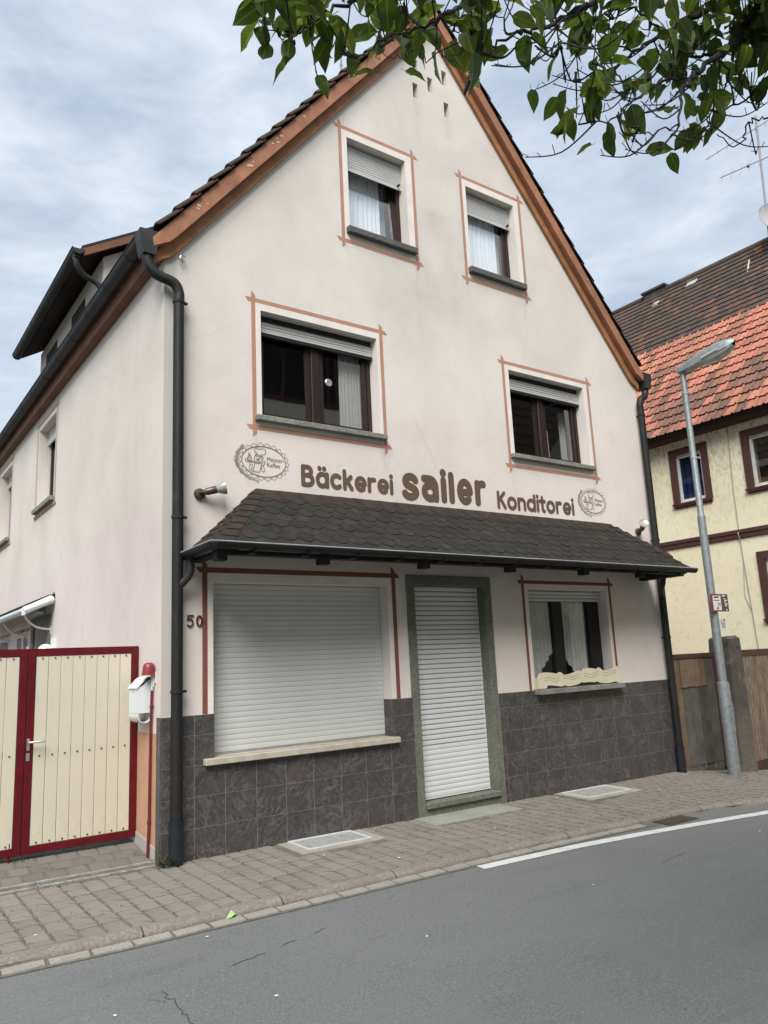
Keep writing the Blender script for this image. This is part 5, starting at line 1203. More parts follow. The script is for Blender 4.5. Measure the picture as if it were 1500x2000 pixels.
# ------------------------------------------------------------------ cream house on the right
K = empty('cream_house', (11.5, 0, 0)); tag(K, 'rough cream plastered house with maroon timber trim and a red and dark tiled roof', 'house')
KX = 11.5; kw = lambda u, v, d: (KX+d, u, v)
KO = [rect(1.56, 4.49, 2.17, 5.455), rect(-.02, 4.49, .60, 5.455), rect(-.02, 2.06, .60, 3.13)]
mb = MB(); holed_sheet(mb, [(-5, -1), (10, -1), (10, 5.95), (-5, 5.95)], KO, kw, .3); reveals(mb, KO, kw, .3)
mb.quad((KX, -5, -1), (KX+7.5, -5, -1), (KX+7.5, -5, 5.95), (KX, -5, 5.95)); mb.quad((KX, 10, -1), (KX+7.5, 10, -1), (KX+7.5, 10, 5.95), (KX, 10, 5.95)); mb.quad((KX+7.5, -5, -1), (KX+7.5, 10, -1), (KX+7.5, 10, 5.95), (KX+7.5, -5, 5.95)); mb.quad((KX+.3, -5, 5.9), (KX+7.5, -5, 5.9), (KX+7.5, 10, 5.9), (KX+.3, 10, 5.9)); mb.quad((KX+1.6, -4.9, -1), (KX+1.6, 9.9, -1), (KX+1.6, 9.9, 5.85), (KX+1.6, -4.9, 5.85))
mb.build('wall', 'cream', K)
def kwin(y0, z0, y1, z1, pane, ledge=True):
    b = MB(); T = .125
    b.box((KX-.03, y0-T, z0-.02), (KX+.02, y0+.012, z1+.01)); b.box((KX-.03, y1-.012, z0-.02), (KX+.02, y1+T, z1+.01)); b.box((KX-.031, y0-T, z1+.01), (KX+.02, y1+T, z1+.145)); b.box((KX-.03, y0-T+.02, z0-.115), (KX+.02, y1+T-.02, z0-.02)); b.box((KX-.06, y0-T-.02, z0-.05), (KX-.03, y1+T+.02, z0-.018)); b.box((KX-.05, y0-T, z0-.085), (KX-.03, y1+T, z0-.05))
    w = b.build('window', 'maroon', K)
    b = MB(); f = .055; x0_ = KX+.03
    b.box((x0_, y0+.012, z0), (x0_+.05, y0+f+.012, z1)); b.box((x0_, y1-f-.012, z0), (x0_+.05, y1-.012, z1)); b.box((x0_, y0+f+.012, z0), (x0_+.05, y1-f-.012, z0+f)); b.box((x0_, y0+f+.012, z1-f), (x0_+.05, y1-f-.012, z1)); b.build('frame', 'whiteframe', w)
    b = MB(); b.box((x0_+.02, y0+f, z0+f), (x0_+.025, y1-f, z1-f)); b.build('pane', pane, w)
    return w
kw1 = kwin(1.56, 4.49, 2.17, 5.455, 'glass_blue'); kwin(-.02, 4.49, .60, 5.455, 'glass'); kwin(-.02, 2.06, .60, 3.13, 'glass')
M['curtain_blue'] = paint('blue_curtain', (0.10, 0.15, 0.30), 0.9, wear=0.25, scale=8)
b = MB(); n = 40; vs = [(KX+.17+.015*sin(k*.9), 1.58+.57*k/n, z) for z in (4.5, 5.44) for k in range(n+1)]; b.add(vs, [(k, k+1, n+2+k, n+1+k) for k in range(n)]); b.build('curtain', 'curtain_blue', kw1, smooth=True)
b = MB(); b.prism([(KX-.02, -5, 3.575), (KX-.035, -5, 3.585), (KX-.035, -5, 3.66), (KX-.05, -5, 3.67), (KX-.05, -5, 3.74), (KX+.01, -5, 3.745), (KX+.01, -5, 3.57)], (0, 15, 0)); b.build('timber_band', 'maroon', K)
b = MB(); b.box((KX-.22, -5, 5.76), (KX-.005, 10, 5.80)); b.box((KX-.27, -5, 5.77), (KX-.22, 10, 5.97)); b.build('eaves_board', 'maroon', K)
b = MB(); b.tube([(KX-.012, .96, 5.75), (KX-.012, 1.0, 4.6), (KX-.012, 1.0, 3.75), (KX-.06, 1.0, 3.66), (KX-.012, 1.0, 3.5), (KX-.012, .93, 1.4)], .009, 6); b.tube([(KX-.012, .99, 3.2), (KX-.012, 1.06, 2.5), (KX-.012, .96, 2.2)], .005, 6); b.build('cable', 'cable', K)
PT = R(51); EX, EZ = KX-.34, 5.86; SLK = 6.85; dirx, dirz = cos(PT), sin(PT)
RF = lambda y, s_, h=0: Vector((EX+s_*dirx-h*dirz, y, EZ+s_*dirz+h*dirx))
b = MB(); b.add([RF(-5.2, 0), RF(10, 0), RF(10, SLK), RF(-5.2, SLK), RF(-5.2, 0, -.08), RF(10, 0, -.08), RF(10, SLK, -.08), RF(-5.2, SLK, -.08)], [(0, 1, 2, 3), (4, 7, 6, 5), (0, 4, 5, 1), (0, 3, 7, 4), (1, 5, 6, 2)])
rx = RF(0, SLK).x; rzz = RF(0, SLK).z; b.quad((rx, -5.2, rzz), (rx, 10, rzz), (2*rx-EX, 10, EZ), (2*rx-EX, -5.2, EZ)); b.add([(KX, -5, 5.9), (KX+7.5, -5, 5.9), (rx, -5, rzz-.1)], [(0, 1, 2)]); b.add([(KX, 10, 5.9), (KX+7.5, 10, 5.9), (rx, 10, rzz-.1)], [(0, 1, 2)])
kroof = b.build('roof', 'black', K)
SB = 3.78; RH = SB/13; TW = .205
def pantile(seed):
    r = random.Random(seed); b = MB(); cs = [(-TW*.5, .004), (-TW*.40, .004), (-TW*.30, .012), (-TW*.12, .012), (0.0, .006), (TW*.18, .006), (TW*.28, .0095), (TW*.36, .034), (TW*.46, .036), (TW*.54, .0095)]; n = len(cs)
    vs = []
    for s_, l in ((0, .046), (RH+.03, .0095)): vs += [(y, s_, h+l) for y, h in cs]
    vs += [(y, 0.001, h+.006) for y, h in cs]
    vs += [(y, s_, h+l-.013) for s_, l in ((0, .046), (RH+.03, .0095)) for y, h in cs]
    b.add(vs, [(k, k+1, n+k+1, n+k) for k in range(n-1)]+[(3*n+k, 3*n+k+1, k+1, k) for k in range(n-1)]+[(3*n+k, 4*n+k, 4*n+k+1, 3*n+k+1) for k in range(n-1)]); return b
rmat = Matrix(((0, cos(PT), -sin(PT), 0), (-1, 0, 0, 0), (0, sin(PT), cos(PT), 0), (0, 0, 0, 1)))   # local x -> -y, local y -> up slope
rot = rmat.to_euler()
def lay(tiles, meshb, name, mat, limit, worn=None):
    me = meshb.mesh(name, mat); me2 = meshb.mesh(name, worn or mat); st = MB(); rt = random.Random(11)
    tiles.sort(key=lambda t: (not t[2], t[0]))
    for i, (y, s_, vis) in enumerate(tiles):
        p = RF(y, s_, .002)
        jr = Matrix.Rotation(rt.uniform(-.02, .02), 4, 'Z') @ Matrix.Rotation(rt.uniform(-.012, .012), 4, 'X')
        if i < limit: place(name, me2 if rt.random() < (.50 if s_ < 1.3 else .20 if s_ < 2.2 else .07) else me, kroof, p, (rmat @ jr).to_euler())
        else:
            mm = Matrix.Translation(p) @ rmat @ jr; st.add([mm @ v for v in meshb.v], meshb.f)
    tag(st.build(name+'_field', mat, kroof), kind='stuff')
tl = []
for r_ in range(13):
    s_ = r_*RH-.03; y = -3.0+(TW*.5 if False else 0)
    while y < 5.5:
        vis = (.0+.42*s_/SLK*2.6-.1 < y < 2.75+.30*s_); tl.append((y, s_, vis)); y += TW
lay(tl, pantile(1), 'roof_tile', 'tile_red', 290, 'tile_worn')
RH2 = (SLK-SB)/14; TW2 = .185
def plain(seed):
    b = MB(); w = TW2*.48; lo = [(-w, .02), (-w*.6, .004), (0, 0), (w*.6, .004), (w, .02)]; P = lo+[(w, RH2+.06), (-w, RH2+.06)]; n = len(P)
    vs = [(x, y, .046-.032*min(1, y/(RH2+.06))) for x, y in P]+[(x, y, .031-.027*min(1, y/(RH2+.06))) for x, y in P]
    return b.add(vs, [tuple(range(n))]+[(i, i+n, (i+1) % n+n, (i+1) % n) for i in range(n)])
tl = []
for r_ in range(15):
    s_ = SB-.045+r_*RH2; y = -3.0+(TW2/2 if r_ % 2 else 0)
    if s_ > SLK-.1: continue
    while y < 7.5:
        tl.append((y, s_, (.55+.25*(s_-SB) < y < 4.1+.75*(s_-SB)))); y += TW2
lay(tl, plain(1), 'flat_tile', 'tile_old', 298)
k = 0; y = -3.0
while y < 8:
    b = MB(); p = RF(y, SLK-.02); b.tube([(p.x+.03, y-.02, p.z+.02), (p.x+.03, y+.42, p.z+.035)], [.115, .10], 10); b.build('ridge_tile', 'tile_old', kroof, smooth=True); y += .385
b = MB(); p = RF(4.55, SLK-.35); b.box((p.x+.1, 4.35, p.z), (p.x+.75, 5.0, p.z+.36)); b.box((p.x+.05, 4.3, p.z+.36), (p.x+.8, 5.05, p.z+.42)); b.build('chimney', 'stone_dark', kroof)
for y, s_, w in ((3.45, 6.35, .30), (4.45, 6.1, .17)):
    b = MB(); b.add([RF(y-w/2, s_, .045), RF(y+w/2, s_, .045), RF(y+w/2, s_+.22, .038), RF(y-w/2, s_+.22, .038)], [(0, 1, 2, 3)]); b.build('glass_tile', 'glass_tile' if 'glass_tile' in M else 'lens', kroof)
# aerial and dish on the ridge
t = empty('tv_aerial', (15.3, 1.25, 10.9)); tag(t, 'thin grey television aerial on the ridge of the tiled cream house', 'aerial')
b = MB(); b.tube([(15.2, 1.36, 10.6), (15.15, 1.20, 14.3)], .028, 8); b.build('mast', 'cable', t)
b = MB(); b.tube([(15.15, 2.30, 13.25), (15.15, .2, 12.98)], .012, 6)
for k in range(9):
    y = 2.22-k*.24; z = 13.24-.27*(2.30-y)/2.1; b.tube([(15.15-.10, y, z-.19), (15.15+.10, y, z+.19)], .009, 5)
b.tube([(15.15, 2.6, 13.95), (15.15, .6, 14.0)], .010, 6)
for k in range(7): b.tube([(15.15, 2.5-k*.25, 13.95-.07), (15.15, 2.5-k*.25, 13.95+.07)], .008, 5)
b.lathe([(.0, -.05), (.05, -.03), (.05, .03), (0, .05)], (15.15, 1.55, 13.15), (0, 1, 0), 8); b.build('elements', 'cable', t)
t = empty('satellite_dish', (15.1, 1.1, 11.2)); tag(t, 'grey satellite dish on the tiled ridge, cut by the right photo edge', 'dish')
b = MB(); b.lathe([(.0, .10), (.2, .085), (.36, .03), (.42, -.01), (.43, 0), (.37, .045), (.2, .10), (0, .115)], (15.0, 1.02, 11.45), (.5, .75, -.25), 24); b.build('reflector', 'dish', t, smooth=True)
b = MB(); b.tube([(15.15, 1.1, 10.8), (15.15, 1.12, 11.45)], .025, 8); b.build('stand', 'cable', t)
b = MB(); b.tube(smooth_path([(14.85, 1.72, 10.62), (14.78, 1.74, 10.4), (14.65, 1.70, 10.15), (14.6, 1.5, 10.05), (14.6, .9, 10.05)], 6), .016, 6); b.build('roof_cable', 'offwhite', K)
t = empty('roof_mast', (3.19, 1.5, 9.6)); tag(t, 'thin metal rod standing on the bakery roof behind the left slope', 'mast')
b = MB(); b.tube([(3.19, 1.5, 9.3), (3.185, 1.5, 11.2)], .018, 8); b.tube([(3.188, 1.5, 10.35), (3.188, 1.5, 10.37)], .024, 8); b.build('rod', 'cable', t)

# ------------------------------------------------------------------ street lamp and its plates
t = empty('street_lamp', (7.85, -.5, gz(7.85, -.5))); tag(t, 'galvanised steel street lamp with a grey head before the wooden fence', 'street lamp')
bz = gz(7.85, -.5)-.02; LX = lambda z: 7.865-.004*z
b = MB(); zs = [(bz, .086), (1.06, .083), (1.09, .080), (1.10, .060), (3.44, .057), (3.47, .055), (3.49, .046), (5.70, .043)]
b.tube([(LX(z), -.5, z) for z, r in zs], [r for z, r in zs], 18); b.tube([(LX(.25), -.5, .25), (LX(.26), -.5, .26)], .088, 18); b.build('pole', 'lamp_steel', t, smooth=True)
b = MB(); b.box((LX(.6)-.045, -.5-.085, .42), (LX(.6)+.045, -.5-.06, .80), .004); b.build('service_door', 'lamp_steel', t)
for z in (4.35, 5.35): 
    b = MB(); b.tube([(LX(z), -.5, z-.012), (LX(z), -.5, z+.012)], .050, 14); b.box((LX(z)+.03, -.56, z-.012), (LX(z)+.09, -.53, z+.012)); b.build('clamp', 'galv', t)
# head: shell above, lens below, reaching over the road
def section(w, h0, h1, n=10): return [(w*cos(pi*k/n), h0+(h1-h0)*sin(pi*k/n)**.8) for k in range(n+1)]
px_ = LX(5.75); ys = [(-.42, .050, 5.70, 5.79), (-.50, .072, 5.685, 5.815), (-.70, .088, 5.70, 5.86), (-.90, .112, 5.725, 5.915), (-1.10, .120, 5.755, 5.945), (-1.26, .10, 5.785, 5.94), (-1.34, .055, 5.83, 5.92), (-1.37, .015, 5.86, 5.885)]
b = MB(); n = 11; vs = []
for y, w, z0_, z1_ in ys: vs += [(px_+u, y, v) for u, v in section(w, z0_, z1_)]
b.add(vs, [(i*n+k, i*n+k+1, (i+1)*n+k+1, (i+1)*n+k) for i in range(len(ys)-1) for k in range(n-1)]+[(i*n, (i+1)*n, (i+1)*n+n-1, i*n+n-1) for i in range(3)]+[tuple(range(n))]); hd = b.build('lamp_head', 'lamp_steel', t, smooth=True)
b = MB(); vs = []; ls = [(-.80, .100, .004), (-.88, .108, -.075), (-1.06, .112, -.100), (-1.24, .095, -.085), (-1.35, .05, -.01)]
for y, w, h in ls:
    zz = 5.735+(-.86-y)*.17; vs += [(px_+w*cos(pi*k/8), y, zz+h*sin(pi*k/8)**.6) for k in range(9)]
b.add(vs, [(i*9+k, i*9+k+1, (i+1)*9+k+1, (i+1)*9+k) for i in range(4) for k in range(8)]); b.build('lens', 'lens', hd, smooth=True)
b = MB(); b.prism([(px_-.118, -.90, 5.745), (px_-.118, -1.16, 5.79), (px_-.124, -1.16, 5.815), (px_-.124, -.90, 5.77)], (-.012, 0, 0)); b.build('latch', 'alu', hd)
def plate(name, x0, x1, z0, z1, y, lab, cat, cols):
    t = empty(name, ((x0+x1)/2, y, z0)); tag(t, lab, cat, 'plates on the lamp post'); b = MB(); b.box((x0, y-.006, z0), (x1, y, z1)); b.build('plate', cols[0], t); return t
t = plate('notice_sign', 7.70, 8.13, 2.075, 2.325, -.572, 'red and dark notice plate with a white printed panel on the lamp post', 'sign', ['sign_red'])
b = MB(); b.quad((7.745, -.580, 2.095), (7.945, -.580, 2.095), (7.945, -.580, 2.30), (7.745, -.580, 2.30)); b.build('panel', 'sign_white', t)
b = MB(); b.quad((7.955, -.580, 2.08), (8.125, -.580, 2.08), (8.125, -.580, 2.32), (7.955, -.580, 2.32)); b.build('panel', 'sign_dark', t)
b = MB()
for z, a, c in ((2.285, 7.765, 7.905), (2.272, 7.775, 7.89), (2.235, 7.765, 7.905), (2.19, 7.85, 7.93), (2.165, 7.86, 7.93), (2.13, 7.82, 7.88), (2.115, 7.82, 7.87)): b.quad((a, -.5815, z-.006), (c, -.5815, z-.006), (c, -.5815, z+.005), (a, -.5815, z+.005))
b.build('print', 'sign_dark', t)
b = MB()
for z, a, c in ((2.30, 7.98, 8.06), (2.26, 8.02, 8.05), (2.235, 8.03, 8.10), (2.21, 8.03, 8.06), (2.185, 8.04, 8.10), (2.16, 8.03, 8.08), (2.10, 8.05, 8.09)): b.quad((a, -.5815, z-.009), (c, -.5815, z-.009), (c, -.5815, z+.008), (a, -.5815, z+.008))
b.build('print', 'sign_white', t)
t = plate('small_plate', 7.865, 7.995, 1.80, 1.975, -.572, 'small pale grey plate below the red notice on the lamp post', 'sign', ['whiteframe'])
b = MB(); b.quad((7.90, -.580, 1.845), (7.99, -.580, 1.845), (7.99, -.580, 1.92), (7.90, -.580, 1.92)); b.build('panel', 'galv', t)
b = MB(); b.quad((7.885, -.5815, 1.90), (7.898, -.5815, 1.90), (7.898, -.5815, 1.945), (7.885, -.5815, 1.945)); b.quad((7.94, -.5815, 1.94), (7.985, -.5815, 1.94), (7.985, -.5815, 1.965), (7.94, -.5815, 1.965)); b.build('print', 'sign_red', t)

# ------------------------------------------------------------------ wooden fence, stone gatepost, slatted gate
t = empty('plank_gate', (7.45, 0.02, -.1)); tag(t, 'weathered plank gate with one pale board patch between downpipe and lamp post', 'gate')
yF = 0.03; zt = 1.50
b = MB(); b.box((7.40, yF-.025, 1.44), (8.56, yF+.03, 1.505)); b.box((8.505, yF-.03, -.14), (8.565, yF+.03, 1.44)); b.build('gate_frame', 'maroon', t)
xb = [7.43, 7.53, 7.66, 7.86, 8.05, 8.28, 8.50]; rf = random.Random(6)
for i in range(6):
    b = MB(); b.box((xb[i]+.004, yF-.012+rf.uniform(-.004, .004), -.06), (xb[i+1]-.004, yF+.012, 1.44)); b.box((xb[i]+.01, yF-.004, -.25), (xb[i+1]-.01, yF+.006, -.06)); b.build('plank', 'plank_tan' if i in (0, 1) else 'plank_grey', t, org=(xb[i], yF, .7))
for x0_, x1_ in ((7.64, 7.80), (7.805, 7.955), (7.96, 8.11), (8.115, 8.25)):
    b = MB(); b.box((x0_, yF-.028, 1.03+rf.uniform(-.01, .01)), (x1_, yF-.017, 1.42)); b.build('patch_board', 'plank_tan', t, org=(x0_, yF, 1.2))
t = empty('stone_gatepost', (8.75, -.1, -.2)); tag(t, 'dark weathered square stone gatepost with mossy foot behind the lamp post', 'gatepost')
b = MB(); rg = random.Random(2); lv = [-.4, .0, .4, .8, 1.2, 1.5, 1.69, 1.735]; vs = []
for i, z in enumerate(lv):
    g = .0 if i < 7 else .035; w = [.0, .012, -.004, .008, -.006, .0, .004, 0][i]
    for (x, y) in ((8.585, -.22), (8.90, -.23), (8.90, .10), (8.585, .10)): vs.append((x+(g+w+.02*(1.7-z)*-.6 if x < 8.7 else -g-w+.02*(1.7-z)), y+rg.uniform(-.012, .012)+(g if y < 0 else -g), z+rg.uniform(-.012, .012)))
b.add(vs, [(i*4+k, i*4+(k+1) % 4, (i+1)*4+(k+1) % 4, (i+1)*4+k) for i in range(len(lv)-1) for k in range(4)]+[tuple(range(len(vs)-4, len(vs)))])
def stone_mat():
    m = NT('gatepost_stone'); v = m.vec(world=True); n = m.noise(6, v, 8, .7, .5)
    col = m.ramp(n, [(.3, (.035, .030, .026)), (.55, (.075, .066, .058)), (.75, (.15, .135, .115))])
    z = m.z(); f = m.ramp(m.math('ADD', z[2], m.math('MULTIPLY', m.noise(5, v, 5), .9)), [(.45, (.8, .8, .8)), (1.0, (0, 0, 0))])
    ms = m.noise(14, v, 6, .7); k = m.mix(1.0, f, m.ramp(ms, [(.40, (0, 0, 0)), (.6, (1, 1, 1))]), 'MULTIPLY'); col = m.mix(k, col, (.125, .120, .055)); col = m.mix(m.ramp(z[2], [(0.0, (.5, .5, .5)), (.9, (0, 0, 0))]), col, (.15, .135, .11))
    m.bump(n, .9, .02); return m.done(col, .95)
M['gatepost'] = stone_mat(); b.build('shaft', 'gatepost', t)
b = MB(); b.box((8.80, -.236, 1.545), (8.83, -.20, 1.585)); b.build('bolt_hole', 'shadowgap', t)
t = empty('slatted_gate', (8.95, -.05, -.2)); tag(t, 'brown narrow-slatted wooden gate right of the stone gatepost', 'gate')
yS = -.06; b = MB(); b.box((8.905, yS-.03, 1.425), (12.3, yS+.03, 1.52)); b.box((8.905, yS, 1.0), (12.3, yS+.03, 1.07)); b.box((8.905, yS, .1), (12.3, yS+.03, .17)); b.box((8.905, yS-.02, -.25), (12.3, yS+.02, -.14)); b.build('gate_frame', 'maroon', t)
b = MB(); b.box((8.91, yS+.001, -.14), (12.3, yS+.012, 1.425)); b.build('backing', 'black', t)
x = 8.92; i = 0; sl_ = MB(); sl_.box((0, -.022, 0), (.066, -.001, 1.56)); slm = sl_.mesh('slat', 'picket')
while x < 12.2: place('slat', slm, t, (x, yS-.001, -.138), (0, rf.uniform(-.004, .004), 0)); x += .082

# ------------------------------------------------------------------ houses across the street, seen in the window panes
def opposite(x0, x1, eave, ridge, lab, wins, roofmat):
    t = empty('opposite_house', ((x0+x1)/2, -10.0, -.3)); tag(t, lab, 'house', 'houses across the street mirrored in the windows')
    y0, y1 = -10.0, -17.0
    b = MB(); b.box((x0, y1, -.9), (x1, y0, eave)); b.build('wall', 'opp_wall', t)
    if x0 < 10:
        b = MB(); b.box((-11, y1, -.9), (x0, y0-.3, 6.9)); b.prism([(-11.2, y0-.1, 6.8), (-11.2, (y0+y1)/2, 10.2), (-11.2, y1-.2, 6.8)], (x0+11.2, 0, 0)); b.build('sky_block_wing', 'opp_wall', t)  # unseen wing, added to keep low sky light from under the shop canopy
    b = MB(); ym = (y0+y1)/2; b.add([(x0-.2, y0+.4, eave-.15), (x1+.2, y0+.4, eave-.15), (x1+.2, ym, ridge), (x0-.2, ym, ridge), (x0-.2, y1-.4, eave-.15), (x1+.2, y1-.4, eave-.15)], [(0, 1, 2, 3), (3, 2, 5, 4), (0, 3, 4), (1, 5, 2)])
    n = 14
    for k in range(n):
        a0, a1 = k/n, (k+1)/n; P = lambda u, h: (y0+.4+(ym-y0-.4)*u, eave-.15+(ridge-eave+.15)*u+h); (ya, za), (yb_, zb_) = P(a0, .07), P(a1, .02)
        b.add([(x0-.2, ya, za), (x1+.2, ya, za), (x1+.2, yb_, zb_), (x0-.2, yb_, zb_), (x0-.2, ya, za-.07), (x1+.2, ya, za-.07)], [(0, 1, 2, 3), (0, 4, 5, 1)])
    b.build('roof', roofmat, t)
    for (wx, wz, ww, wh) in wins:
        b = MB(); f = .14; b.box((wx-f, y0-.01, wz-f), (wx, y0+.04, wz+wh+f)); b.box((wx+ww, y0-.01, wz-f), (wx+ww+f, y0+.04, wz+wh+f)); b.box((wx, y0-.01, wz-f), (wx+ww, y0+.04, wz)); b.box((wx, y0-.01, wz+wh), (wx+ww, y0+.04, wz+wh+f)); b.box((wx+ww/2-.05, y0-.01, wz), (wx+ww/2+.05, y0+.03, wz+wh)); w = b.build('window', 'opp_wood', t)
        b = MB(); b.box((wx, y0-.01, wz), (wx+ww, y0+.01, wz+wh)); b.build('pane', 'shadowgap', w)
opposite(3.2, 12.2, 10.6, 13.5, 'cream house with dark timber windows mirrored in the wide upper window', [(6.25, 8.62, 1.25, 1.5), (8.05, 8.62, .42, 1.35), (10.4, 8.6, 1.2, 1.4), (5.9, 5.0, 1.5, 1.5), (9.0, 5.0, 1.5, 1.5), (5.9, 1.5, 1.5, 1.6), (9, 1.5, 1.5, 1.6)], 'tile_old')
opposite(12.8, 24, 6.6, 13.0, 'house with a steep dark tiled roof mirrored in the right upper window', [(14.0, 4.2, 1.2, 1.4), (17, 4.2, 1.2, 1.4), (14, 1.2, 1.2, 1.5), (17, 1.2, 1.2, 1.5)], 'rooftile_brown')

# ------------------------------------------------------------------ tree reaching over the street
CL = [(-1.508,-5.062,3.461,0.051,0.042,9),(-1.456,-5.088,3.414,0.039,0.033,5),(-1.438,-5.145,3.336,0.044,0.035,6),(-1.369,-5.106,3.488,0.077,0.052,12),(-1.320,-5.179,3.384,0.054,0.051,9),(-1.328,-5.214,3.294,0.020,0.029,2),(-1.193,-5.176,3.513,0.072,0.063,12),(-1.076,-5.204,3.541,0.073,0.061,13),(-0.971,-5.232,3.604,0.075,0.049,12),(-1.182,-5.219,3.398,0.040,0.018,3),(-1.086,-5.234,3.431,0.044,0.022,4),(-0.945,-5.293,3.518,0.045,0.042,6),(-0.963,-5.372,3.380,0.028,0.040,3),(-0.961,-5.418,3.301,0.045,0.036,5),(-1.083,-5.477,3.131,0.011,0.011,1),(-0.757,-5.326,3.615,0.077,0.043,9),(-0.853,-5.449,3.369,0.015,0.021,2),(-0.738,-5.424,3.444,0.038,0.038,4),(-0.688,-5.463,3.457,0.010,0.022,2),(-0.552,-5.370,3.705,0.076,0.031,6),(-0.319,-5.301,3.763,0.052,0.078,9),(-0.215,-5.249,3.758,0.069,0.031,6),(-0.260,-5.372,3.881,0.067,0.030,5),(-0.055,-5.278,3.921,0.072,0.052,8),(0.115,-5.312,4.078,0.095,0.066,12),(-0.339,-5.254,3.628,0.022,0.022,3),(-0.361,-5.322,3.455,0.050,0.032,6),(-0.386,-5.290,3.399,0.036,0.032,5),(-0.432,-5.485,3.301,0.050,0.023,3),(-0.410,-5.490,3.255,0.043,0.017,3),(-0.389,-5.493,3.205,0.040,0.013,2),(0.160,-5.306,3.915,0.074,0.062,9),(0.204,-5.315,3.824,0.054,0.041,6),(0.366,-5.384,4.145,0.098,0.072,14),(0.398,-5.511,4.058,0.103,0.083,22),(0.486,-5.440,4.017,0.115,0.051,16),(0.492,-5.322,4.034,0.066,0.044,8),(0.394,-5.326,3.821,0.060,0.043,6),(0.565,-5.357,3.961,0.079,0.044,9),(0.653,-5.424,3.978,0.061,0.079,12),(0.346,-5.372,3.634,0.062,0.025,6),(-0.229,-5.491,3.238,0.005,0.005,1),(0.471,-5.556,4.024,0.050,0.091,16),(0.325,-5.331,4.047,0.064,0.055,8),(0.688,-5.423,3.868,0.031,0.031,4),]
BR = [[ (0.780,-5.623,4.420,0.0302),(0.406,-5.500,3.987,0.0142),(0.256,-5.483,3.841,0.0112),(0.095,-5.458,3.699,0.0084),(-0.013,-5.471,3.555,0.0058),(-0.101,-5.493,3.388,0.0034),(-0.225,-5.495,3.248,0.0022) ],[ (0.780,-5.623,4.420,0.0220),(0.417,-5.434,4.200,0.0120),(0.169,-5.339,4.027,0.0090),(-0.005,-5.301,3.870,0.0062),(-0.160,-5.287,3.751,0.0048),(-0.340,-5.254,3.631,0.0023) ],[ (0.095,-5.458,3.699,0.0060),(0.002,-5.387,3.685,0.0048),(-0.246,-5.408,3.466,0.0034),(-0.378,-5.411,3.354,0.0027),(-0.359,-5.315,3.420,0.0022) ],[ (-0.101,-5.493,3.388,0.0034),(-0.241,-5.498,3.303,0.0022),(-0.384,-5.503,3.234,0.0016) ],[ (0.406,-5.500,3.987,0.0090),(0.398,-5.371,3.998,0.0067),(0.194,-5.330,3.917,0.0052),(0.132,-5.270,3.852,0.0039),(-0.063,-5.236,3.770,0.0025) ],[ (-0.095,-5.428,4.143,0.0169),(-0.388,-5.389,3.817,0.0090),(-0.667,-5.384,3.586,0.0062),(-0.754,-5.373,3.538,0.0051),(-0.849,-5.347,3.455,0.0040),(-0.947,-5.370,3.322,0.0029),(-1.025,-5.415,3.219,0.0018) ],[ (-0.683,-5.314,3.865,0.0130),(-0.876,-5.254,3.671,0.0083),(-0.999,-5.261,3.544,0.0050),(-1.101,-5.230,3.462,0.0039),(-1.188,-5.213,3.393,0.0029),(-1.261,-5.209,3.330,0.0019) ],[ (-0.953,-5.227,3.789,0.0104),(-1.199,-5.136,3.626,0.0060),(-1.321,-5.145,3.508,0.0048),(-1.368,-5.102,3.466,0.0038),(-1.455,-5.087,3.407,0.0019),(-1.500,-5.062,3.438,0.0014) ],[ (-1.101,-5.230,3.462,0.0024),(-1.105,-5.267,3.369,0.0019),(-1.148,-5.234,3.361,0.0015),(-1.193,-5.205,3.369,0.0012) ],[ (-0.891,-5.326,3.491,0.0025),(-0.978,-5.312,3.432,0.0020),(-1.061,-5.295,3.351,0.0019),(-1.086,-5.280,3.363,0.0014) ],[ (-1.021,-5.277,3.419,0.0020),(-1.017,-5.325,3.344,0.0016),(-0.987,-5.351,3.362,0.0014) ],[ (-0.388,-5.389,3.817,0.0045),(-0.612,-5.429,3.607,0.0031),(-0.639,-5.449,3.511,0.0020),(-0.666,-5.475,3.440,0.0015) ],[ (-0.144,-5.298,3.750,0.0036),(-0.099,-5.312,3.672,0.0024),(-0.061,-5.341,3.679,0.0019),(-0.048,-5.370,3.763,0.0018) ],[ (0.719,-5.430,3.802,0.0041),(0.649,-5.376,3.785,0.0034),(0.529,-5.377,3.626,0.0027),(0.412,-5.359,3.646,0.0020) ],[ (0.707,-5.462,3.974,0.0069),(0.625,-5.379,3.872,0.0041),(0.493,-5.332,3.811,0.0034),(0.395,-5.322,3.800,0.0027) ],[ (0.256,-5.483,3.841,0.0050),(0.474,-5.405,3.910,0.0040),(0.381,-5.356,3.723,0.0026),(0.349,-5.375,3.638,0.0019) ],[ (-0.005,-5.301,3.870,0.0037),(-0.201,-5.289,3.885,0.0030),(-0.306,-5.316,3.789,0.0023) ],[ (0.169,-5.339,4.027,0.0052),(-0.018,-5.332,4.036,0.0037),(-0.267,-5.364,3.869,0.0023) ],]
T = empty('street_tree', (1.9, -7.6, -.2)); tag(T, 'dark leafy tree with branches hanging into the top of the picture', 'tree')
rt = random.Random(31)
b = MB(); b.tube(smooth_path([(1.9, -7.6, -.3), (1.88, -7.58, .8), (1.8, -7.5, 2.0), (1.5, -7.3, 3.2), (1.1, -6.9, 4.3)], 5), [.15, .148, .145, .14, .135, .13, .128, .125, .12, .118, .115, .11, .105, .10, .095, .09, .085, .08, .075, .07, .065], 12); b.build('trunk', 'bark', T, smooth=True)
nodes = []
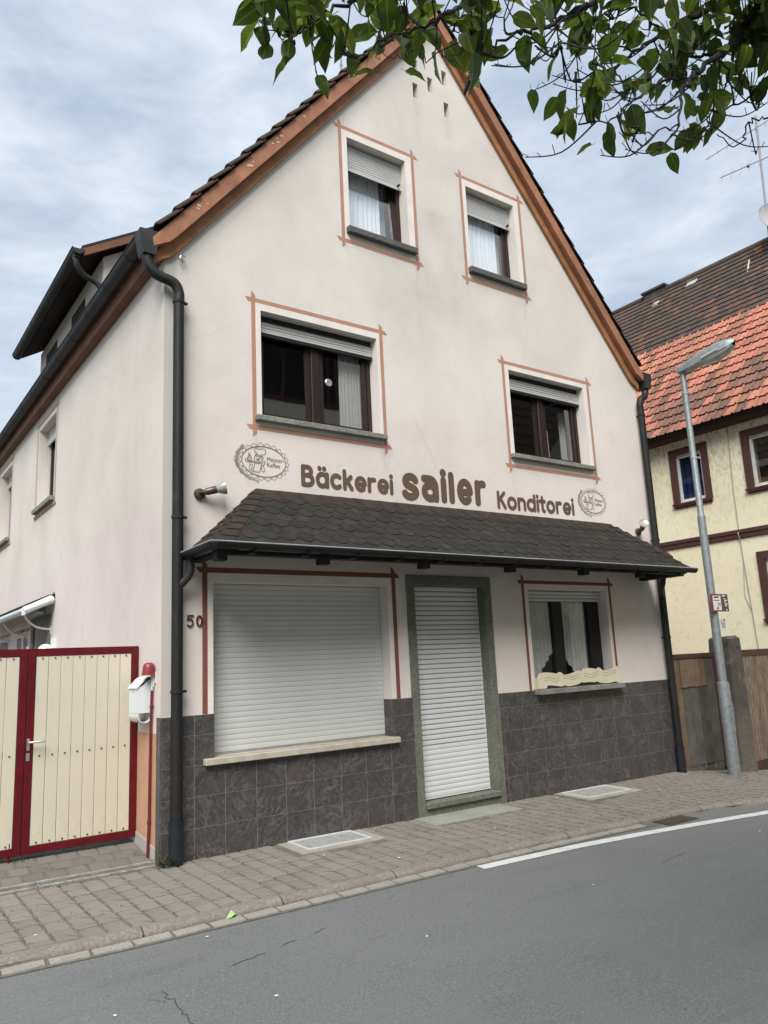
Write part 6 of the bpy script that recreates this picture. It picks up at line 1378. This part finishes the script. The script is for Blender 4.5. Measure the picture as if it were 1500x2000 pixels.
for i, br in enumerate(BR):
    pts = [Vector(p[:3]) for p in br]; rr_ = [p[3] for p in br]
    if br[0][3] > .011:
        h = Vector((1.1, -6.9, 4.3)); m1 = (h+pts[0])/2+Vector((0, 0, .35)); pts = [h, m1]+pts; rr_ = [.04, .032]+rr_
    sm_ = smooth_path(pts, 6); rad = []
    for k in range(len(sm_)):
        u = k/6; j = min(int(u), len(rr_)-2); rad.append(rr_[j]+(rr_[j+1]-rr_[j])*(u-j))
    for k in range(1, len(sm_)-1):
        sm_[k] = sm_[k]+Vector((rt.gauss(0, .006), rt.gauss(0, .006), rt.gauss(0, .006)))
    b = MB(); b.tube(sm_, rad, 7); b.build('branch', 'bark', T, smooth=True); nodes += sm_[-int(len(sm_)*.8):]
def leaf_mesh(seed):
    r = random.Random(seed); b = MB(); n = 8; ln = 1.0; vs = []; bend = r.uniform(.05, .55); cup = r.uniform(.12, .50); tw = r.uniform(-.7, .7); wmax = r.uniform(.26, .33)
    for k in range(n+1):
        u = k/n; w = wmax*(sin(pi*min(1, u*1.03)**.72)**.85 if u < .86 else sin(pi*(.86*1.03)**.72)**.85*(1-(u-.86)/.14)**1.3+.012); w = max(w, .010)
        x = u*ln; z = -bend*u*u; a = tw*u
        for sgn in (-1, 0, 1):
            y = sgn*w+.015*sin(9*u+sgn); zz = z+cup*abs(sgn)*w*(1.0+.3*sin(13*u)); vs.append((x, y*cos(a)-zz*sin(a)*.3, zz*cos(a)+y*sin(a)))
    fs = [(3*k+j, 3*k+j+1, 3*k+j+4, 3*k+j+3) for k in range(n) for j in (0, 1)]
    b.add(vs, fs); b.tube([(-.22, 0, .03), (-.1, 0, .015), (0.02, 0, 0)], .010, 4, False); return b
LB = [leaf_mesh(60+k) for k in range(8)]; LM = [x.mesh('leaf', 'leaf', True) for x in LB]
CL = [t for t in CL]; count = 0; extra = MB(); twig = MB(); allp = []
for ci, (cx_, cy_, cz_, rx_, ry_, n) in enumerate(CL):
    if ci in (6, 7, 9, 10, 12, 13): cz_ += .055
    C = Vector((cx_, cy_, cz_)); dep = (C-Vector((-2.393, -6.8, 1.589))).length
    near = min(nodes, key=lambda q: (q-C).length); near2 = min(nodes, key=lambda q: (q-C-Vector((0, 0, ry_*.8))).length)
    e = C+Vector((0, 0, ry_*.3)); mid = (near+e)/2+Vector((rt.uniform(-.03, .03), rt.uniform(-.03, .03), rt.uniform(-.05, .01)))
    tp_ = smooth_path([near, mid, e], 6); twig.tube(tp_, [.0052-.0028*k/len(tp_) for k in range(len(tp_))], 5, False)
    for i in range(int(n*1.75+.5) if n > 2 else n):
        p = C+_r*max(-rx_, min(rx_, rt.gauss(0, rx_*.6)))+_u*(max(-.8*ry_, min(ry_, rt.gauss(0, ry_*.55)))+(.085 if dep < 2.75 else .075))+_f*rt.gauss(0, .16)
        if count % 4 == 0:
            q = rt.choice(tp_); sp = smooth_path([q, (q+p)/2+Vector((0, 0, -.02)), p], 3); twig.tube(sp, .0021, 4, False)
        allp.append((p, dep)); count += 1
for k in range(46):                                  # bare arching twigs between the leaves
    q = rt.choice([n_ for n_ in nodes if (n_-Vector((-2.393, -6.8, 1.589))).dot(_r) > .45]); d = _r*rt.uniform(-1, .35)+_f*rt.uniform(-.5, .5); l_ = rt.uniform(.12, .30); p1 = q+d.normalized()*l_*.5+Vector((0, 0, -l_*.35)); p2 = q+d.normalized()*l_+Vector((0, 0, -l_*rt.uniform(.05, .4)))
    sp = smooth_path([q, p1, p2], 6); twig.tube(sp, [.0034-.0018*i/len(sp) for i in range(len(sp))], 5, False)
    for i in (4, 7, 9, 11): twig.tube([sp[i], sp[i]+Vector((rt.uniform(-.02, .02), rt.uniform(-.02, .02), rt.uniform(.008, .03)))], .0015, 4, False)
order = list(range(len(allp))); rt.shuffle(order)
for i, k in enumerate(order):
    p, dep = allp[k]; ln = rt.uniform(.070, .122)*(1.0 if dep < 2.9 else .95)
    a = rt.uniform(0, 2*pi); dr_ = rt.uniform(-1.15, .15)-(.25 if rt.random() < .5 else .0)
    d = Vector((cos(a)*cos(dr_), sin(a)*cos(dr_), sin(dr_))); upv = Vector((rt.gauss(0, .35), rt.gauss(0, .35), 1)); y_ = upv.cross(d).normalized(); z_ = d.cross(y_)
    mat_ = Matrix(((d.x, y_.x, z_.x, p.x), (d.y, y_.y, z_.y, p.y), (d.z, y_.z, z_.z, p.z), (0, 0, 0, 1)))
    m_ = rt.randrange(8)
    if i < 295:
        o = bpy.data.objects.new('leaf', LM[m_]); link(o, T, p); o.rotation_euler = mat_.to_euler(); o.scale = (ln, ln, ln)
    else:
        mm = mat_ @ Matrix.Scale(ln, 4); extra.add([mm @ v for v in LB[m_].v], LB[m_].f)
for k in range(5200):                                # crown above and outside the frame, one mass
    p = Vector((1.4+rt.gauss(0, 1.0), -7.3+rt.gauss(0, .9), 5.5+rt.gauss(0, .7)))
    a = rt.uniform(0, 2*pi); dr_ = rt.uniform(-1.2, .2); d = Vector((cos(a)*cos(dr_), sin(a)*cos(dr_), sin(dr_))); v_ = p-Vector((-2.393, -6.8, 1.589)); dz = v_.dot(_f)
    if dz > .2 and abs(v_.dot(_r)/dz) < .56 and abs(v_.dot(_u)/dz) < .70: continue
    y_ = Vector((rt.gauss(0, .4), rt.gauss(0, .4), 1)).cross(d).normalized(); z_ = d.cross(y_); s_ = .11
    q = [p, p+d*s_*.5+y_*s_*.3, p+d*s_, p+d*s_*.5-y_*s_*.3]; extra.quad(*q)
tag(extra.build('foliage', 'leaf', T), kind='stuff')
tag(twig.build('twigs', 'bark', T), kind='stuff')
